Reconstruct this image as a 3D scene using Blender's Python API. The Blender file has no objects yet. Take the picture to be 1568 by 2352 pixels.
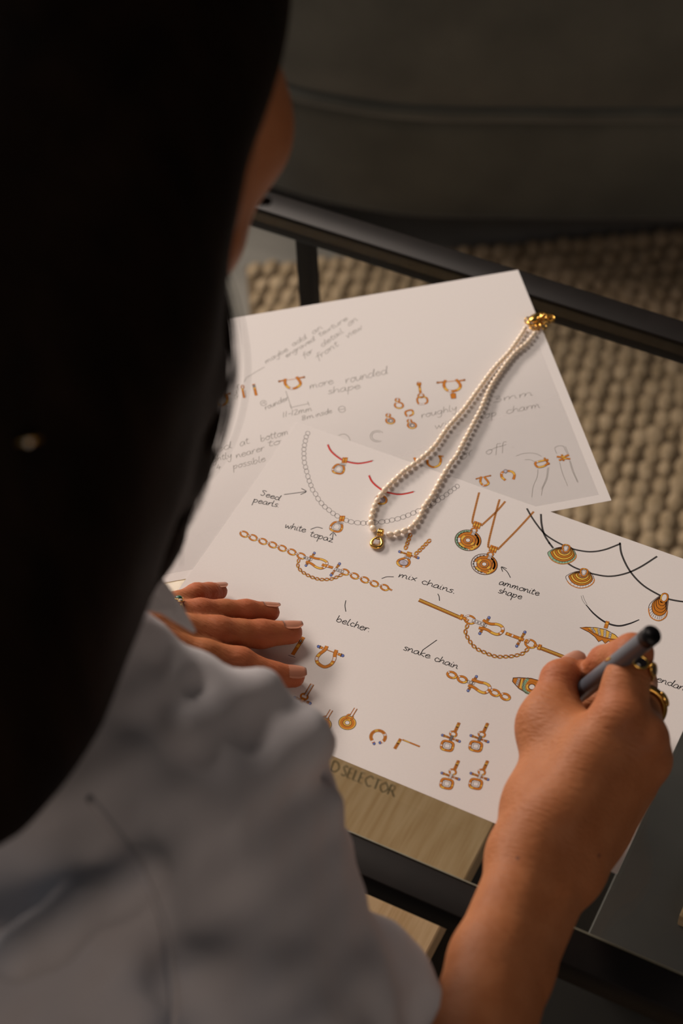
import bpy, bmesh, math, random
import numpy as np
from mathutils import Matrix, Vector

C = bpy.context.scene.collection
SC = bpy.context.scene
random.seed(4)
RNG = np.random.default_rng(4)
ZT = 0.42                      # height of the glass table top above the floor

# ---------------------------------------------------------------- camera (solved from the two A4 sheets)
FPX = 4253.9
IMW, IMH = 1568, 2352
CR = np.array([[0.89071924, 0.45345592, -0.0315749],
               [0.32844202, -0.69006336, -0.64493286],
               [-0.3142373, 0.56408358, -0.76358669]])
CAM = np.array([0.40891991, -0.47216587, 0.85105742])   # relative to the table top
cd = bpy.data.cameras.new('camera')
co = bpy.data.objects.new('camera', cd)
C.objects.link(co)
cd.sensor_fit = 'VERTICAL'
cd.sensor_height = 36.0
cd.sensor_width = 24.0
cd.lens = FPX / IMH * 36.0
cd.clip_start = 0.05
M = Matrix.Identity(4)
for i in range(3):
    M[i][0], M[i][1], M[i][2] = CR[0][i], -CR[1][i], -CR[2][i]
    M[i][3] = CAM[i] + (ZT if i == 2 else 0)
co.matrix_world = M
cd.dof.use_dof = True
cd.dof.focus_distance = 1.06
cd.dof.aperture_fstop = 5.4
SC.camera = co

# ---------------------------------------------------------------- world, window light, exposure
w = bpy.data.worlds.new('room_light')
SC.world = w
w.use_nodes = True
bg = w.node_tree.nodes['Background']
bg.inputs[0].default_value = (0.98, 0.97, 1.0, 1)
bg.inputs[1].default_value = 0.038
SC.view_settings.view_transform = 'Standard'
SC.view_settings.look = 'None'
SC.view_settings.exposure = 0.0
SC.view_settings.gamma = 1.0
SC.view_settings.use_curve_mapping = False


def area(name, loc, target, sx, sy, power, col):
    ld = bpy.data.lights.new(name, 'AREA')
    ld.shape = 'RECTANGLE'
    ld.size, ld.size_y = sx, sy
    ld.energy = power
    ld.color = col
    lo = bpy.data.objects.new(name, ld)
    C.objects.link(lo)
    lo.location = loc
    d = Vector(target) - Vector(loc)
    lo.rotation_euler = d.to_track_quat('-Z', 'Z').to_euler()
    return lo


WIN = (1.0, 0.86, 0.755)
for i, (yy, zz) in enumerate(((0.62, 1.42), (1.04, 1.42), (1.46, 1.42))):
    area('window_light', (-2.3, yy, zz), (0.2, 0.15, ZT), 0.30, 0.75, 23.0, WIN)
for xx, yy in ((-1.25, 0.75), (-1.05, 1.30)):
    area('skylight', (xx, yy, ZT + 1.55), (0.2, 0.15, ZT), 0.55, 0.45, 10.0, WIN)
area('warm_fill', (1.7, -1.5, ZT + 1.3), (0.2, -0.1, ZT), 0.9, 0.9, 8.6, (1.0, .79, .64))  # added warm fill for sleeve and forearm, standing in for bounced room light
area('cool_back_fill', (-1.3, -1.7, ZT + 1.7), (0.0, -0.3, ZT), 0.8, 0.8, 1.6, (.76, .88, 1.0))  # added cool fill to lift the back of the shirt, source unseen

# ---------------------------------------------------------------- pixel to point helpers
def ray(x, y):
    return CR.T @ np.array([(x - IMW / 2) / FPX, (y - IMH / 2) / FPX, 1.0])


def at(x, y, z):
    d = ray(x, y)
    return CAM + d * (z - CAM[2]) / d[2]


def atd(x, y, dep):
    return CAM + ray(x, y) * dep


# ---------------------------------------------------------------- object helpers (coordinates relative to the table top)
WL = {}


def tag(o, label=None, cat=None, group=None, kind=None):
    if label: o['label'] = label
    if cat: o['category'] = cat
    if group: o['group'] = group
    if kind: o['kind'] = kind
    return o


def empty(name, loc, label, cat, group=None):
    o = bpy.data.objects.new(name, None)
    C.objects.link(o)
    o.empty_display_size = 0.02
    wl = np.array([loc[0], loc[1], loc[2] + ZT], float)
    o.location = wl
    WL[o.name] = wl
    return tag(o, label, cat, group)


def mk(name, V, F, mats, parent=None, origin=None, smooth=True, midx=None):
    V = np.asarray(V, float).reshape(-1, 3) + np.array([0, 0, ZT])
    if origin is None:
        origin = V.mean(0)
        origin[2] = V[:, 2].min() if parent is None else origin[2]
    else:
        origin = np.asarray(origin, float) + np.array([0, 0, ZT])
    me = bpy.data.meshes.new(name)
    me.from_pydata((V - origin).tolist(), [], F if isinstance(F, list) else F.tolist())
    if not isinstance(mats, (list, tuple)): mats = [mats]
    for m in mats: me.materials.append(m)
    if midx is not None:
        me.polygons.foreach_set('material_index', np.asarray(midx, dtype=np.int32))
    me.polygons.foreach_set('use_smooth', np.full(len(me.polygons), smooth))
    me.update()
    o = bpy.data.objects.new(name, me)
    C.objects.link(o)
    if parent is not None:
        o.parent = parent
        o.location = origin - WL[parent.name]
    else:
        o.location = origin
    WL[o.name] = origin
    return o


class MB:
    """collects quads/triangles"""
    def __init__(s): s.V, s.F, s.M, s.n = [], [], [], 0

    def add(s, V, F, m=0):
        V = np.asarray(V, float)
        s.V.append(V)
        for f in F: s.F.append([i + s.n for i in f]); s.M.append(m)
        s.n += len(V)

    def build(s, name, mats, parent=None, origin=None, smooth=True):
        return mk(name, np.concatenate(s.V), s.F, mats, parent, origin, smooth, s.M)


def frame_of(d):
    d = d / np.linalg.norm(d)
    a = np.array([0, 0, 1.0]) if abs(d[2]) < .9 else np.array([1.0, 0, 0])
    u = np.cross(a, d); u /= np.linalg.norm(u)
    return u, np.cross(d, u), d


def tube(P, r, n=8, closed=False, caps=True, sq=1.0):
    P = np.asarray(P, float); k = len(P)
    r = np.full(k, r) if np.isscalar(r) else np.asarray(r, float)
    T = np.roll(P, -1, 0) - np.roll(P, 1, 0) if closed else np.gradient(P, axis=0)
    u, v, _ = frame_of(T[0])
    V = []
    for i in range(k):
        t = T[i] / (np.linalg.norm(T[i]) + 1e-12)
        u = u - t * (u @ t); u /= np.linalg.norm(u) + 1e-12
        v = np.cross(t, u)
        for j in range(n):
            a = 2 * math.pi * j / n
            V.append(P[i] + r[i] * (math.cos(a) * u + sq * math.sin(a) * v))
    F = []
    for i in range(k if closed else k - 1):
        i2 = (i + 1) % k
        for j in range(n):
            j2 = (j + 1) % n
            F.append([i * n + j, i * n + j2, i2 * n + j2, i2 * n + j])
    if caps and not closed:
        F.append(list(range(n))[::-1]); F.append([(k - 1) * n + j for j in range(n)])
    return V, F


def box(c, s, bev=0.0):
    """box with chamfered edges; c centre, s full sizes"""
    bm = bmesh.new()
    bmesh.ops.create_cube(bm, size=1.0, matrix=Matrix.Translation(Vector(c)) @ Matrix.Diagonal((s[0], s[1], s[2], 1)))
    if bev: bmesh.ops.bevel(bm, geom=bm.edges[:], offset=bev, segments=2, affect='EDGES', profile=0.5)
    bm.verts.index_update()
    V = [tuple(v.co) for v in bm.verts]; F = [[v.index for v in f.verts] for f in bm.faces]
    bm.free()
    return V, F


def ellipsoid(c, ax, nu=12, nv=8):
    """ax rows are the three semi axis vectors"""
    c = np.asarray(c, float); ax = np.asarray(ax, float)
    V = [c + ax[2]]
    for i in range(1, nv):
        t = math.pi * i / nv
        for j in range(nu):
            a = 2 * math.pi * j / nu
            V.append(c + math.sin(t) * (math.cos(a) * ax[0] + math.sin(a) * ax[1]) + math.cos(t) * ax[2])
    V.append(c - ax[2])
    F = [[0, 1 + j, 1 + (j + 1) % nu] for j in range(nu)]
    for i in range(nv - 2):
        for j in range(nu):
            a, b = 1 + i * nu + j, 1 + i * nu + (j + 1) % nu
            F.append([a, a + nu, b + nu, b])
    L = len(V) - 1
    F += [[L, L - nu + (j + 1) % nu, L - nu + j] for j in range(nu)]
    return V, F


def crom(P, per=6, closed=False):
    P = np.asarray(P, float); n = len(P)
    if n < 3: return P
    out = []
    for i in range(n if closed else n - 1):
        p0 = P[(i - 1) % n] if closed or i > 0 else 2 * P[0] - P[1]
        p1, p2 = P[i], P[(i + 1) % n]
        p3 = P[(i + 2) % n] if closed or i + 2 < n else 2 * P[-1] - P[-2]
        for k in range(per):
            t = k / per
            out.append(.5 * ((2 * p1) + (-p0 + p2) * t + (2 * p0 - 5 * p1 + 4 * p2 - p3) * t * t + (-p0 + 3 * p1 - 3 * p2 + p3) * t ** 3))
    if not closed: out.append(P[-1])
    return np.array(out)


# ---------------------------------------------------------------- materials
def principled(name, col, rough=.5, metal=0.0, spec=.5, **kw):
    m = bpy.data.materials.new(name)
    m.use_nodes = True
    b = m.node_tree.nodes['Principled BSDF']
    b.inputs['Base Color'].default_value = (*col, 1)
    b.inputs['Roughness'].default_value = rough
    b.inputs['Metallic'].default_value = metal
    b.inputs['Specular IOR Level'].default_value = spec
    for k, v in kw.items(): b.inputs[k.replace('_', ' ')].default_value = v
    return m


def noisy(m, scale, c1, c2, bump=0.0, bscale=None, detail=4, stretch=None, bdist=.001):
    nt = m.node_tree; N = nt.nodes; L = nt.links
    b = N['Principled BSDF']
    tc = N.new('ShaderNodeTexCoord'); mp = N.new('ShaderNodeMapping')
    if stretch: mp.inputs['Scale'].default_value = stretch
    L.new(tc.outputs['Object'], mp.inputs['Vector'])
    n = N.new('ShaderNodeTexNoise'); n.inputs['Scale'].default_value = scale; n.inputs['Detail'].default_value = detail
    L.new(mp.outputs[0], n.inputs['Vector'])
    r = N.new('ShaderNodeValToRGB')
    r.color_ramp.elements[0].position = .3; r.color_ramp.elements[1].position = .7
    r.color_ramp.elements[0].color = (*c1, 1); r.color_ramp.elements[1].color = (*c2, 1)
    L.new(n.outputs['Fac'], r.inputs[0]); L.new(r.outputs[0], b.inputs['Base Color'])
    if bump:
        n2 = N.new('ShaderNodeTexNoise'); n2.inputs['Scale'].default_value = bscale or scale; n2.inputs['Detail'].default_value = 5
        L.new(mp.outputs[0], n2.inputs['Vector'])
        bp = N.new('ShaderNodeBump'); bp.inputs['Strength'].default_value = bump; bp.inputs['Distance'].default_value = bdist
        L.new(n2.outputs['Fac'], bp.inputs['Height']); L.new(bp.outputs[0], b.inputs['Normal'])
    return m


M_PAPER = noisy(principled('white_paper', (.80, .765, .75), .75, spec=.25), 900, (.79, .755, .74), (.81, .775, .76), .06, 1500, bdist=.0002)
M_PRINT = principled('printed_grey_tone', (.70, .685, .685), .7, spec=.25)
M_METAL = noisy(principled('bronzed_black_metal', (.012, .010, .009), .42, spec=.28), 60, (.0075, .006, .0052), (.011, .0085, .0075))
M_SOFA = noisy(principled('charcoal_velvet', (.12, .122, .106), .9, spec=.15, Sheen_Weight=.25, Sheen_Roughness=.5), 14, (.105, .108, .094), (.142, .146, .126), .25, 300, bdist=.002)
M_RUG = noisy(principled('beige_wool', (.30, .24, .17), .95, spec=.1), 90, (.30, .215, .13), (.52, .39, .265), .6, 500, bdist=.002)
M_RUGB = noisy(principled('beige_wool_ground', (.17, .13, .09), 1.0, spec=.05), 120, (.15, .105, .065), (.21, .15, .095))
M_FLOOR = noisy(principled('grey_floor', (.22, .20, .18), .5), 8, (.19, .175, .16), (.25, .23, .21), stretch=(1, 6, 1))
M_STAND = principled('matt_black_board', (.014, .013, .012), .55)
M_GREY = noisy(principled('grey_lacquer', (.12, .112, .112), .35), 30, (.11, .103, .104), (.13, .122, .122))
M_GOLD = noisy(principled('yellow_gold', (.85, .50, .12), .2, 1.0), 200, (.80, .46, .10), (.88, .55, .16))
M_GOLDOLD = noisy(principled('antique_gold', (.50, .27, .06), .28, 1.0), 200, (.42, .22, .045), (.58, .33, .08))
M_PEARL = noisy(principled('cream_pearl', (.86, .70, .55), .22, spec=.6, Subsurface_Weight=.15, Coat_Weight=.5, Coat_Roughness=.15), 120, (.92, .74, .55), (.97, .85, .69))
M_PEARL.node_tree.nodes['Principled BSDF'].inputs['Subsurface Radius'].default_value = (.002, .0015, .001)
M_STONE = principled('clear_gem', (.86, .78, .76), .05, spec=.9, Transmission_Weight=.35, IOR=1.6)
M_DARKSTONE = principled('dark_garnet', (.012, .006, .006), .06, spec=.9)
M_GREEN = principled('green_gem', (.01, .10, .05), .06, spec=.9)
M_PEN = noisy(principled('grey_blue_barrel', (.09, .105, .13), .32, spec=.5), 200, (.085, .10, .125), (.095, .11, .135))
M_BLACK = principled('black_plastic', (.008, .007, .008), .4, spec=.3)


def glass_material():
    m = bpy.data.materials.new('clear_table_glass'); m.use_nodes = True
    nt = m.node_tree; N = nt.nodes; L = nt.links
    N.remove(N['Principled BSDF'])
    t = N.new('ShaderNodeBsdfTransparent'); t.inputs[0].default_value = (.93, .95, .93, 1)
    g = N.new('ShaderNodeBsdfGlossy'); g.inputs['Roughness'].default_value = .02
    f = N.new('ShaderNodeFresnel')
    ge = N.new('ShaderNodeNewGeometry'); mr = N.new('ShaderNodeMapRange')      # thin pane: same reflectance from both faces
    mr.inputs[3].default_value = 1.5; mr.inputs[4].default_value = 1 / 1.5
    L.new(ge.outputs['Backfacing'], mr.inputs[0]); L.new(mr.outputs[0], f.inputs[0])
    mx = N.new('ShaderNodeMixShader')
    L.new(f.outputs[0], mx.inputs[0]); L.new(t.outputs[0], mx.inputs[1]); L.new(g.outputs[0], mx.inputs[2])
    L.new(mx.outputs[0], N['Material Output'].inputs[0])
    return m


M_GLASS = glass_material()
M_GLASSEDGE = principled('green_glass_edge', (.30, .29, .22), .3, spec=.5)


def wood_material():
    m = principled('pale_oak', (.5, .36, .2), .5, spec=.3)
    nt = m.node_tree; N = nt.nodes; L = nt.links; b = N['Principled BSDF']
    tc = N.new('ShaderNodeTexCoord'); mp = N.new('ShaderNodeMapping'); mp.inputs['Scale'].default_value = (1, .16, 1)
    L.new(tc.outputs['Object'], mp.inputs['Vector'])
    n0 = N.new('ShaderNodeTexNoise'); n0.inputs['Scale'].default_value = 22; n0.inputs['Detail'].default_value = 1.5
    L.new(mp.outputs[0], n0.inputs['Vector'])
    mul = N.new('ShaderNodeMath'); mul.operation = 'MULTIPLY'; mul.inputs[1].default_value = 10.0
    L.new(n0.outputs['Fac'], mul.inputs[0])
    fr = N.new('ShaderNodeMath'); fr.operation = 'SINE'
    mul2 = N.new('ShaderNodeMath'); mul2.operation = 'MULTIPLY'; mul2.inputs[1].default_value = 6.283
    L.new(mul.outputs[0], mul2.inputs[0]); L.new(mul2.outputs[0], fr.inputs[0])
    mr = N.new('ShaderNodeMapRange'); mr.inputs[1].default_value = -1; mr.inputs[2].default_value = 1
    L.new(fr.outputs[0], mr.inputs[0])
    n2 = N.new('ShaderNodeTexNoise'); n2.inputs['Scale'].default_value = 500; n2.inputs['Detail'].default_value = 2
    mp2 = N.new('ShaderNodeMapping'); mp2.inputs['Scale'].default_value = (1, .06, 1)
    L.new(tc.outputs['Object'], mp2.inputs['Vector']); L.new(mp2.outputs[0], n2.inputs['Vector'])
    ad = N.new('ShaderNodeMath'); ad.operation = 'MULTIPLY_ADD'; ad.inputs[1].default_value = .35
    L.new(mr.outputs[0], ad.inputs[0]); L.new(n2.outputs['Fac'], ad.inputs[2])
    r = N.new('ShaderNodeValToRGB')
    r.color_ramp.elements[0].position = .35; r.color_ramp.elements[1].position = .95
    r.color_ramp.elements[0].color = (.66, .425, .225, 1); r.color_ramp.elements[1].color = (.80, .56, .34, 1)
    L.new(ad.outputs[0], r.inputs[0]); L.new(r.outputs[0], b.inputs['Base Color'])
    return m


M_WOOD = wood_material()


def skin_material():
    m = principled('skin', (.60, .32, .20), .55, spec=.22, Subsurface_Weight=.22)
    nt = m.node_tree; N = nt.nodes; L = nt.links; b = N['Principled BSDF']
    b.inputs['Subsurface Radius'].default_value = (.008, .003, .0015)
    b.inputs['Subsurface Scale'].default_value = 1.0
    tc = N.new('ShaderNodeTexCoord')
    n = N.new('ShaderNodeTexNoise'); n.inputs['Scale'].default_value = 60; n.inputs['Detail'].default_value = 4
    L.new(tc.outputs['Object'], n.inputs['Vector'])
    r = N.new('ShaderNodeValToRGB')
    r.color_ramp.elements[0].position = .3; r.color_ramp.elements[1].position = .72
    r.color_ramp.elements[0].color = (.36, .125, .045, 1); r.color_ramp.elements[1].color = (.43, .165, .068, 1)
    L.new(n.outputs['Fac'], r.inputs[0])
    at_ = N.new('ShaderNodeAttribute'); at_.attribute_name = 'flush'
    mx = N.new('ShaderNodeMix'); mx.data_type = 'RGBA'
    L.new(at_.outputs['Fac'], mx.inputs['Factor']); L.new(r.outputs[0], mx.inputs['A'])
    mx.inputs['B'].default_value = (.40, .095, .045, 1)
    # sparse moles
    v = N.new('ShaderNodeTexVoronoi'); v.inputs['Scale'].default_value = 32
    L.new(tc.outputs['Object'], v.inputs['Vector'])
    lt = N.new('ShaderNodeMath'); lt.operation = 'LESS_THAN'; lt.inputs[1].default_value = .035
    L.new(v.outputs['Distance'], lt.inputs[0])
    mx2 = N.new('ShaderNodeMix'); mx2.data_type = 'RGBA'
    L.new(lt.outputs[0], mx2.inputs['Factor']); L.new(mx.outputs['Result'], mx2.inputs['A'])
    mx2.inputs['B'].default_value = (.20, .075, .04, 1)
    L.new(mx2.outputs['Result'], b.inputs['Base Color'])
    n2 = N.new('ShaderNodeTexNoise'); n2.inputs['Scale'].default_value = 420; n2.inputs['Detail'].default_value = 3
    mp = N.new('ShaderNodeMapping'); mp.inputs['Scale'].default_value = (.35, 1.5, 1.0); mp.inputs['Rotation'].default_value = (0, 0, .3)
    L.new(tc.outputs['Object'], mp.inputs['Vector']); L.new(mp.outputs[0], n2.inputs['Vector'])
    bp = N.new('ShaderNodeBump'); bp.inputs['Strength'].default_value = .6; bp.inputs['Distance'].default_value = .0011
    L.new(n2.outputs['Fac'], bp.inputs['Height']); L.new(bp.outputs[0], b.inputs['Normal'])
    return m


M_SKIN = skin_material()
M_NAIL = principled('nail', (.43, .185, .115), .3, spec=.5, Subsurface_Weight=.1)
M_NAIL.node_tree.nodes['Principled BSDF'].inputs['Subsurface Radius'].default_value = (.004, .002, .001)
M_HAIR = noisy(principled('dark_brown_hair', (.010, .0055, .0035), .65, spec=.05), 60, (.004, .002, .0012), (.011, .0055, .003), .5, 700, stretch=(1, 1, .12), bdist=.002)
M_SHIRT = noisy(principled('blue_grey_cotton', (.52, .49, .51), .9, spec=.12, Sheen_Weight=.1), 25, (.50, .475, .49), (.54, .515, .53), .25, 1800, bdist=.0004)
M_TROUSER = noisy(principled('dark_denim', (.03, .035, .05), .9, spec=.1), 60, (.025, .03, .045), (.035, .04, .055))


def ink(name, col, rough=.65):
    return principled('ink_' + name, col, rough, spec=.25)


INKS = ['black', 'orange', 'yellow', 'brown', 'white', 'grey', 'blue', 'green', 'red', 'cord', 'rope', 'pencil', 'lilac', 'darkgreen', 'print', 'letter']
INKC = dict(black=(.018, .015, .018), orange=(.60, .20, .012), yellow=(.82, .50, .07), brown=(.085, .03, .012), white=(.80, .76, .75),
            grey=(.22, .20, .20), blue=(.10, .17, .50), green=(.30, .50, .34), red=(.62, .02, .015), cord=(.045, .042, .042),
            rope=(.66, .30, .09), pencil=(.25, .235, .21), lilac=(.52, .49, .58), darkgreen=(.03, .07, .035), print=(.755, .725, .715), letter=(.035, .045, .02))
INKM = [ink(n, INKC[n]) for n in INKS]
IX = {n: i for i, n in enumerate(INKS)}

# ================================================================ the setting
def quad(name, pts, m, kind='structure'):
    o = mk(name, pts, [[0, 1, 2, 3]], m, smooth=False)
    o['kind'] = kind
    return o


FZ = -ZT
tag(mk('floor', *box((0.3, 0.6, FZ - .02), (6, 6, .04)), M_FLOOR, smooth=False), kind='structure')

# ---------------------------------------------------------------- woven rug: ground plus rows of wool loops
RC = np.array([-.345, .708]); RU = np.array([.848, .53]); RV = np.array([.53, -.848])
rug = empty('woven_rug', (*(RC + RU * .9 + RV * .6), FZ), 'beige chunky woven wool rug on the floor under the glass table', 'rug')
rc = [(*(RC + RU * a + RV * b), z) for z in (FZ + .001, FZ + .0085) for a, b in ((0, 0), (2.4, 0), (2.4, 1.4), (0, 1.4))]
mk('rug_ground', rc, [[0, 3, 2, 1], [4, 5, 6, 7], [0, 1, 5, 4], [1, 2, 6, 5], [2, 3, 7, 6], [3, 0, 4, 7]], M_RUGB, rug, smooth=False)
V0, F0 = ellipsoid((0, 0, 0), np.diag((1, 1, 1)), 8, 5)
V0 = np.array(V0); rv, rf = [], []
SU, SV = .0165, .0205
ev = np.array([RU[0] * -.28 + RV[0], RU[1] * -.28 + RV[1], 0]); ev /= np.linalg.norm(ev)
eu = np.array([-ev[1], ev[0], 0]); ez = np.array([0, 0, 1.0])
nb = 0
for i in range(120):
    for j in range(66):
        a = .008 + i * SU + (SU * .5 if j % 2 else 0)
        b = .010 + j * SV
        p = RC + RU * a + RV * b
        if p[0] > 1.15 or p[1] > 1.35: continue
        s = 1 + .12 * RNG.standard_normal()
        c = np.array([p[0] + .0012 * RNG.standard_normal(), p[1] + .0012 * RNG.standard_normal(), FZ + .0080])
        AX = np.stack([eu * .0088 * s, ev * .0138 * s, ez * (.0048 + .0007 * RNG.standard_normal())])
        rv.append(c + V0 @ AX)
        rf += [[k + nb for k in f] for f in F0]
        nb += len(V0)
o = mk('rug_loops', np.concatenate(rv), rf, M_RUG, rug)
o['kind'] = 'stuff'

# ---------------------------------------------------------------- curved sofa at the back
spath = crom([(-1.05, 1.25), (-.80, 1.00), (-.60, .875), (-.40, .808), (-.245, .815), (-.111, .866), (.035, .933), (.45, 1.125), (1.1, 1.42), (1.8, 1.74)], 8)
st = np.gradient(spath, axis=0); st /= np.linalg.norm(st, axis=1)[:, None]
sn = np.stack([-st[:, 1], st[:, 0]], 1)          # pointing back, away from the table


def sweep_profile(prof, name, m, parent):
    prof = np.array(prof); k = len(prof)
    V = []
    for p, n in zip(spath, sn):
        for a, z in prof: V.append((p[0] + n[0] * a, p[1] + n[1] * a, z))
    F = []
    for i in range(len(spath) - 1):
        for j in range(k - 1):
            F.append([i * k + j, (i + 1) * k + j, (i + 1) * k + j + 1, i * k + j + 1])
    F.append(list(range(k))); F.append([(len(spath) - 1) * k + j for j in range(k)][::-1])
    return mk(name, V, F, m, parent)


sofa = empty('sofa', (.2, 1.3, FZ), 'dark charcoal velvet sofa with a curved front behind the table', 'sofa')
base = [(.03, -.395), (.006, -.393), (0, -.385), (-.004, -.34), (-.006, -.28), (-.005, -.272), (.002, -.262), (.02, -.256), (.5, -.256), (.5, -.395)]
sweep_profile(base, 'sofa_base', M_SOFA, sofa)
cush = [(.03, -.254), (.004, -.255), (-.010, -.246), (-.020, -.233), (-.026, -.20), (-.032, -.13), (-.027, -.055), (-.012, -.01), (.02, .012), (.08, .022), (.3, .026), (.7, .02), (.72, -.05), (.72, -.196)]
sweep_profile(cush, 'seat_cushion', M_SOFA, sofa)
pipe = [(-.012, -.252), (-.021, -.251), (-.025, -.244), (-.021, -.237), (-.012, -.236)]
sweep_profile(pipe, 'cushion_piping', M_SOFA, sofa)
back_ = [(.52, -.19), (.50, .05), (.52, .30), (.58, .36), (.68, .36), (.74, .30), (.74, -.39), (.52, -.39)]
sweep_profile(back_, 'backrest', M_SOFA, sofa)
for i in (20, 50):
    p = spath[i] + sn[i] * .1
    V, F = tube([(p[0], p[1], FZ), (p[0], p[1], FZ + .028)], [.018, .022], 12)
    mk('foot', V, F, M_BLACK, sofa)

# ---------------------------------------------------------------- glass coffee table
TX0, TX1 = -.52, .80
Y0, Y1 = -.038, .3775
table = empty('coffee_table', (.14, .17, FZ), 'black metal framed coffee table with a clear glass top under the papers', 'table')
RW = .0195
for y in (Y0 - RW / 2, Y1 + RW / 2 + .0015):
    mk('rail', *box(((TX0 + TX1) / 2, y, -.0095), (TX1 - TX0, RW, .019), .0008), M_METAL, table)
for x in (TX0 + RW / 2, TX1 - RW / 2):
    mk('rail', *box((x, (Y0 + Y1) / 2, -.0095), (RW, Y1 - Y0 - .001, .019), .0008), M_METAL, table)
for x, y in ((-.0885, Y1 + RW / 2 + .0015), (-.0885 - .3, Y0 - RW / 2), (TX1 - RW / 2, Y1 + RW / 2 + .0015), (TX1 - RW / 2, Y0 - RW / 2)):
    lb = FZ + (.0155 if ((np.array([x, y]) - RC) @ RU) > 0 and ((np.array([x, y]) - RC) @ RV) > 0 else 0)     # feet on the wool or on the floor
    mk('leg', *box((x, y, (lb - .019) / 2), (RW * .6, RW * .6, -lb - .019), .0008), M_METAL, table)
gl = [TX0 + RW + .001, TX1 - RW - .001, Y0 + .0012, Y1 - .0015]
mk('glass_top', *box(((gl[0] + gl[1]) / 2, (gl[2] + gl[3]) / 2, -.0042), (gl[1] - gl[0], gl[3] - gl[2], .008)), M_GLASS, table, smooth=False)
mk('glass_edge', *box(((gl[0] + gl[1]) / 2, gl[2] - .0003, -.0042), (gl[1] - gl[0], .0006, .008)), M_GLASSEDGE, table, smooth=False)

# ---------------------------------------------------------------- low dark stand and the sample boards under the glass
BZ = -.20
stand = empty('low_stand', (.3, .03, FZ), 'low black stand under the front half of the glass table', 'stand')
mk('stand_top', *box((.16, .09, BZ - .026), (1.0, .34, .012), .001), M_STAND, stand, smooth=False)
for x in (-.32, .64):
    mk('side_panel', *box((x, .09, (BZ - .032 + FZ + .0155) / 2), (.016, .32, BZ - .032 - FZ - .0155), .001), M_STAND, stand, smooth=False)
wb = tag(mk('oak_board', *box((-.044, .10, BZ - .010), (.460, .27, .020), .0012), M_WOOD, smooth=False),
         'pale oak board with dark capital lettering, lying below the glass', 'board')
tag(mk('grey_board', *box((.4245, .145, BZ - .010), (.31, .19, .020), .0012), M_GREY, smooth=False),
    'dark grey board lying below the glass, right of the oak board', 'board')
pb = at(1559, 2104, BZ + .012)
tag(mk('oak_block', *box((pb[0] + .025, pb[1] + .02, BZ + .0065), (.05, .04, .012), .0008), M_WOOD, smooth=False),
    'small pale oak block lying on the dark grey board', 'block')

# ================================================================ the two sheets of paper
TH2 = math.radians(0.679139128 * 180 / math.pi); O2 = np.array([-.029855587, .047701543])
E2 = np.array([math.cos(TH2), math.sin(TH2)]); N2 = np.array([-E2[1], E2[0]])


def sheet(name, o, ex, ey, z0, z1, label):
    V = []
    for z in (z0, z1):
        for a, b in ((0, 0), (.297, 0), (.297, .21), (0, .21)):
            p = o + ex * a + ey * b
            V.append((p[0], p[1], z))
    F = [[0, 3, 2, 1], [4, 5, 6, 7], [0, 1, 5, 4], [1, 2, 6, 5], [2, 3, 7, 6], [3, 0, 4, 7]]
    return tag(mk(name, V, F, M_PAPER, smooth=False), label, 'paper')


Z2, Z1 = .00025, .0007
sheet2 = sheet('paper_sheet', O2, E2, N2, .0001, Z2, 'white sheet of pencil notes and small shackle sketches, lying under the other sheet')
sheet1 = sheet('paper_sheet', np.array([0., 0.]), np.array([1., 0.]), np.array([0., 1.]), Z1 - .00015, Z1, 'white sheet of coloured jewellery drawings with black notes, lying on top')


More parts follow.
